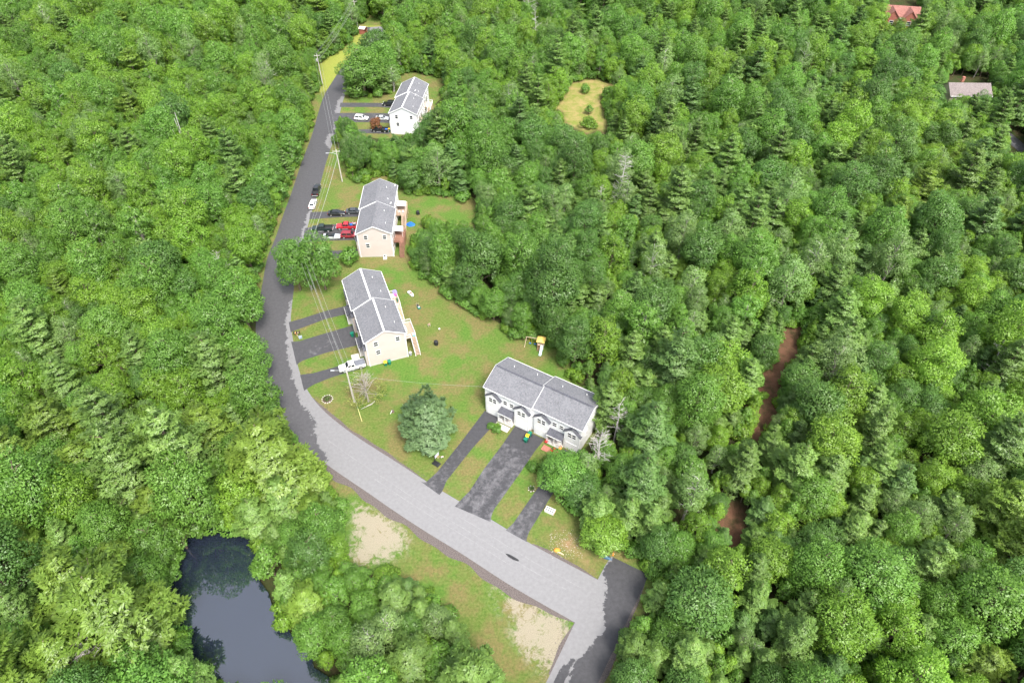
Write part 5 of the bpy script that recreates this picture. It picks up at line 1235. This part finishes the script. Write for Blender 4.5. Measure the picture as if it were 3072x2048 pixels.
for xx in (-.6, -.1): ld_.tube([(xx, -.72, 1.3), (xx, -1.5, 0)], .04, 5)
ldo = ld_.obj('ladder', WOODR, T)
for i in range(5): MB().box((-.35, -.75 - .15 * i, 1.2 - .25 * i), (.55, .12, .05)).obj('rung', WOODR, ldo)
MB().tube([(-.65, .2, 2.3), (-3.4, .2, 2.3)], .06, 6).obj('swing_beam', WOODP, T)
for yy in (-.9, 1.2): MB().tube([(-3.4, .2, 2.32), (-3.6, yy, 0)], .055, 6).obj('swing_leg', WOODP, T)
for xx in (-1.4, -2.5):
    sw = MB().loft([[(xx + a_, .2 + yy, zz) for a_, zz in ((-.24, .55), (0, .45), (.24, .55), (0, .52))] for yy in (-.13, .13)]).obj('swing_seat', BLUEP, T)
    for sx in (-.24, .24): MB().tube([(xx + sx, .2, .53), (xx + sx * .9, .2, 2.28)], .015, 4).obj('chain', YELB, sw)
# by the end of the crossing street
p = G(1839, 1664); T = thing('fire_hydrant', 'small orange and white hydrant at the end of the crossing street', 'hydrant', (p.x, p.y, 0))
MB().lathe([(.16, 0), (.16, .06), (.11, .08), (.11, .5), (.14, .52), (.12, .62), (.03, .7)], n=10).obj('body', ORANGE, T)
for sg in (-1, 1): MB().tube([(0, 0, .4), (sg * .2, 0, .4)], .06, 8).obj('nozzle', WHITE, T)
p = G(1828, 1668); T = thing('wooden_post', 'dark leaning timber post next to the orange hydrant', 'post', (p.x, p.y, 0)); MB().tube([(0, 0, -.2), (.05, .25, 1.5)], .1, 7).obj('shaft', mat('dark_timber', (.10, .08, .07), .9), T); MB().box((.04, .2, 1.25), (.5, .05, .12), .6).obj('arm', mat('dark_timber', (.10, .08, .07), .9), T)
p = G(1815, 1670); T = thing('kayak', 'dark blue overturned kayak on the verge by the crossing street', 'kayak', (p.x, p.y, 0), R(-25)); MB().loft([[(x_, -w_, 0), (x_, -w_ * .8, h_ * .7), (x_, 0, h_), (x_, w_ * .8, h_ * .7), (x_, w_, 0)] for x_, w_, h_ in ((-1.3, .04, .1), (-.8, .25, .3), (0, .34, .38), (.8, .25, .3), (1.3, .04, .1))]).obj('hull', mat('navy_plastic', (.03, .10, .18), .4), T); MB().box((0, 0, .37), (.7, .1, .06)).obj('keel_strip', mat('grey_blue_plastic', (.30, .36, .48), .5), T)
p = one(zm(1600, 1500, .1403), 505, 1075); o = MB().lathe([(.1, 0), (.42, .08), (.5, .25), (.34, .42), (.08, .46)], n=10, sx=1.15, sy=.8).obj('bag', ORANGE); o.location = (p.x, p.y, 0); tag(o, 'bright orange sack lying on the rough verge', 'sack')
p = one(zm(1600, 1500, .1403), 572, 1130); o = MB().tube([(-.6, .3, .12), (0, 0, .14), (.6, -.35, .12)], [.12, .14, .11], 8).obj('log', mat('pale_log', (.60, .46, .30), .85, .15, 5)); o.location = (p.x, p.y, 0); tag(o, 'short pale cut log lying beside the orange sack', 'log')
p = one(Z8, 1130, 1105); T = thing('tree_stump', 'dark tree stump with a white pipe leaning on it, on the front lawn', 'stump', (p.x, p.y, 0)); MB().lathe([(.36, -.05), (.3, .1), (.27, .45), (.05, .47)], n=10).obj('stump', BARK, T); MB().tube([(-.45, -.55, .05), (-.1, -.1, .6)], .06, 7).obj('pipe', WHITE, T)
p = one(Z8, 620, 980); o = MB().tube([(-1.5, -.9, .08), (-.3, -.1, .14), (.5, .4, .16), (1.1, 1.1, .3)], [.04, .09, .12, .07], 7).obj('fallen_branch', DEADW); o.location = (p.x, p.y, 0); tag(o, 'pale fallen branch lying on the lawn below the half bare tree', 'branch')
# stone ringed flower beds
def bed(p, rad, label, seed):
    T = thing('flower_bed', label, 'flower bed', (p.x, p.y, 0)); r = np.random.default_rng(seed); n = int(rad * 13)
    MB().lathe([(rad * .95, 0), (rad * .8, .08), (.05, .1)], n=14).obj('soil', mat('bed_soil', (.09, .065, .045), .95, .3, 8), T)
    for i in range(n):
        a_ = 6.283 * i / n; s_ = r.uniform(.12, .2); o_ = MB().lathe([(.02, 0), (s_, .03), (s_ * .9, s_ * .6), (.02, s_ * .9)], n=6, sx=r.uniform(.8, 1.2)).obj('stone', STONE, T); o_.location = (rad * math.cos(a_), rad * math.sin(a_), 0)
    m_ = 240; aa = r.random(m_) * 6.28; qq = rad * .7 * r.random(m_) ** .5; pp = np.stack([np.cos(aa) * qq, np.sin(aa) * qq, r.uniform(.08, .3, m_)], 1)
    put('plants', cards('plants', pp, r.normal(size=(m_, 3)) + np.array([0, 0, .8]), r.normal(size=(m_, 3)), r.uniform(.15, .35, m_), r.uniform(.06, .14, m_), np.array([0, 0, 1.]) + r.normal(size=(m_, 3)) * .4, LM['grey']), T)
bed(G(982, 1197), 1.1, 'stone ringed flower bed on the lawn inside the bend', 1)
bed(one(Z5, 1070, 712), .6, 'small stone ringed bed on the grass strip by the narrow drive', 2)
q4 = HL['h4']
def hb(u, v, s, key, label, nm='bush'):
    p = q4(u, v); plant(key, p.x, p.y, s, 1.0, nm, label)
hb(4.9, -7.3, .62, 'shrub_y', 'yellow flowered bush before the porch of the white townhouse'); hb(3.9, -7.9, .6, 'shrub', 'low green bush at the top of the grass strip by the porch'); hb(5.4, -8.1, .7, 'shrub', 'wide green bush along the path to the white porch')
p = one(Z5, 1085, 535); plant('shrub', p.x, p.y, .85, .3, 'bush', 'single green bush on the grass strip between the two drives')
for uu in (16.6, 5.6):
    p = q4(uu, -6.75); o = MB().box((0, 0, .03), (3.2, 1.3, .1)).obj('path', BRICKP if uu > 10 else CONC); o.location = (p.x, p.y, 0); o.rotation_euler = (0, 0, HP['h4'][2]); tag(o, kind='structure')
p = q4(17.2, -6.5); T = thing('toy_car', 'red plastic toy car on the brick path of the white townhouse', 'toy', (p.x, p.y, .085), .4)
MB().loft([ring8(x_, .1, z_, w_) for x_, z_, w_ in ((-.5, .4, .24), (-.3, .5, .28), (.3, .48, .28), (.5, .36, .22))]).obj('body', REDP, T); MB().box((-.1, 0, .62), (.35, .4, .25)).obj('seat', TRIM, T)
for sx in (-.32, .32):
    for sy in (-.28, .28): MB().tube([(sx, sy - .04, .11), (sx, sy + .04, .11)], .11, 10).obj('wheel', RUB, T)
for i, (uu, m_, nm_) in enumerate(((18.3, ORANGE, 'orange'), (15.2, REDP, 'dark red'))):
    p = q4(uu, -5.6); T = thing('porch_chair', nm_ + ' chair on the porch of the white townhouse', 'chair', (p.x, p.y, .2), HP['h4'][2] + math.pi / 2 + math.pi)
    MB().box((0, 0, .42), (.5, .5, .06)).obj('seat', m_, T); MB().box((-.25, 0, .72), (.06, .5, .6)).obj('backrest', m_, T)
    for sx in (-.2, .2):
        for sy in (-.2, .2): MB().box((sx, sy, .2), (.05, .05, .4)).obj('leg', m_, T)
# red roadside shelter
p = G(1091, 101); T = thing('bus_shelter', 'small red wooden shelter with pale roof beside the far end of the road', 'shelter', (p.x, p.y, 0), R(-18))
for nm_, c_, d_ in (('back_wall', (-1.2, 0, 1.15), (.1, 2.4, 2.3)), ('side_wall', (0, -1.2, 1.15), (2.5, .1, 2.3)), ('side_wall', (0, 1.2, 1.15), (2.5, .1, 2.3))): MB().box(c_, d_).obj(nm_, SID_R, T)
roof_prism(MB(), -1.45, 1.45, 1.5, 0, 2.3, 2.85, .1).obj('roof', mat('pale_roof', (.62, .50, .48), .8), T); MB().box((-.9, 0, .45), (.4, 2.2, .08)).obj('bench', WOODP, T)
# weeds and stones on the rough verge
r = np.random.default_rng(8); mb = MB()
for _ in range(260):
    fz = r.random(); a_ = Vector(G(*Z5([(1230 + 300 * r.random(), 1080 + 260 * r.random())])[0])); s_ = r.uniform(.04, .13); t0 = r.random() * 6
    mb.add([(a_.x + s_ * math.cos(t0 + j * 2.09), a_.y + s_ * math.sin(t0 + j * 2.09), -.02) for j in range(3)] + [(a_.x, a_.y, s_ * .9)], [(0, 1, 3), (1, 2, 3), (2, 0, 3)])
tag(mb.obj('rubble', STONE), 'pale stones scattered over the rough verge', 'stones', kind='stuff')
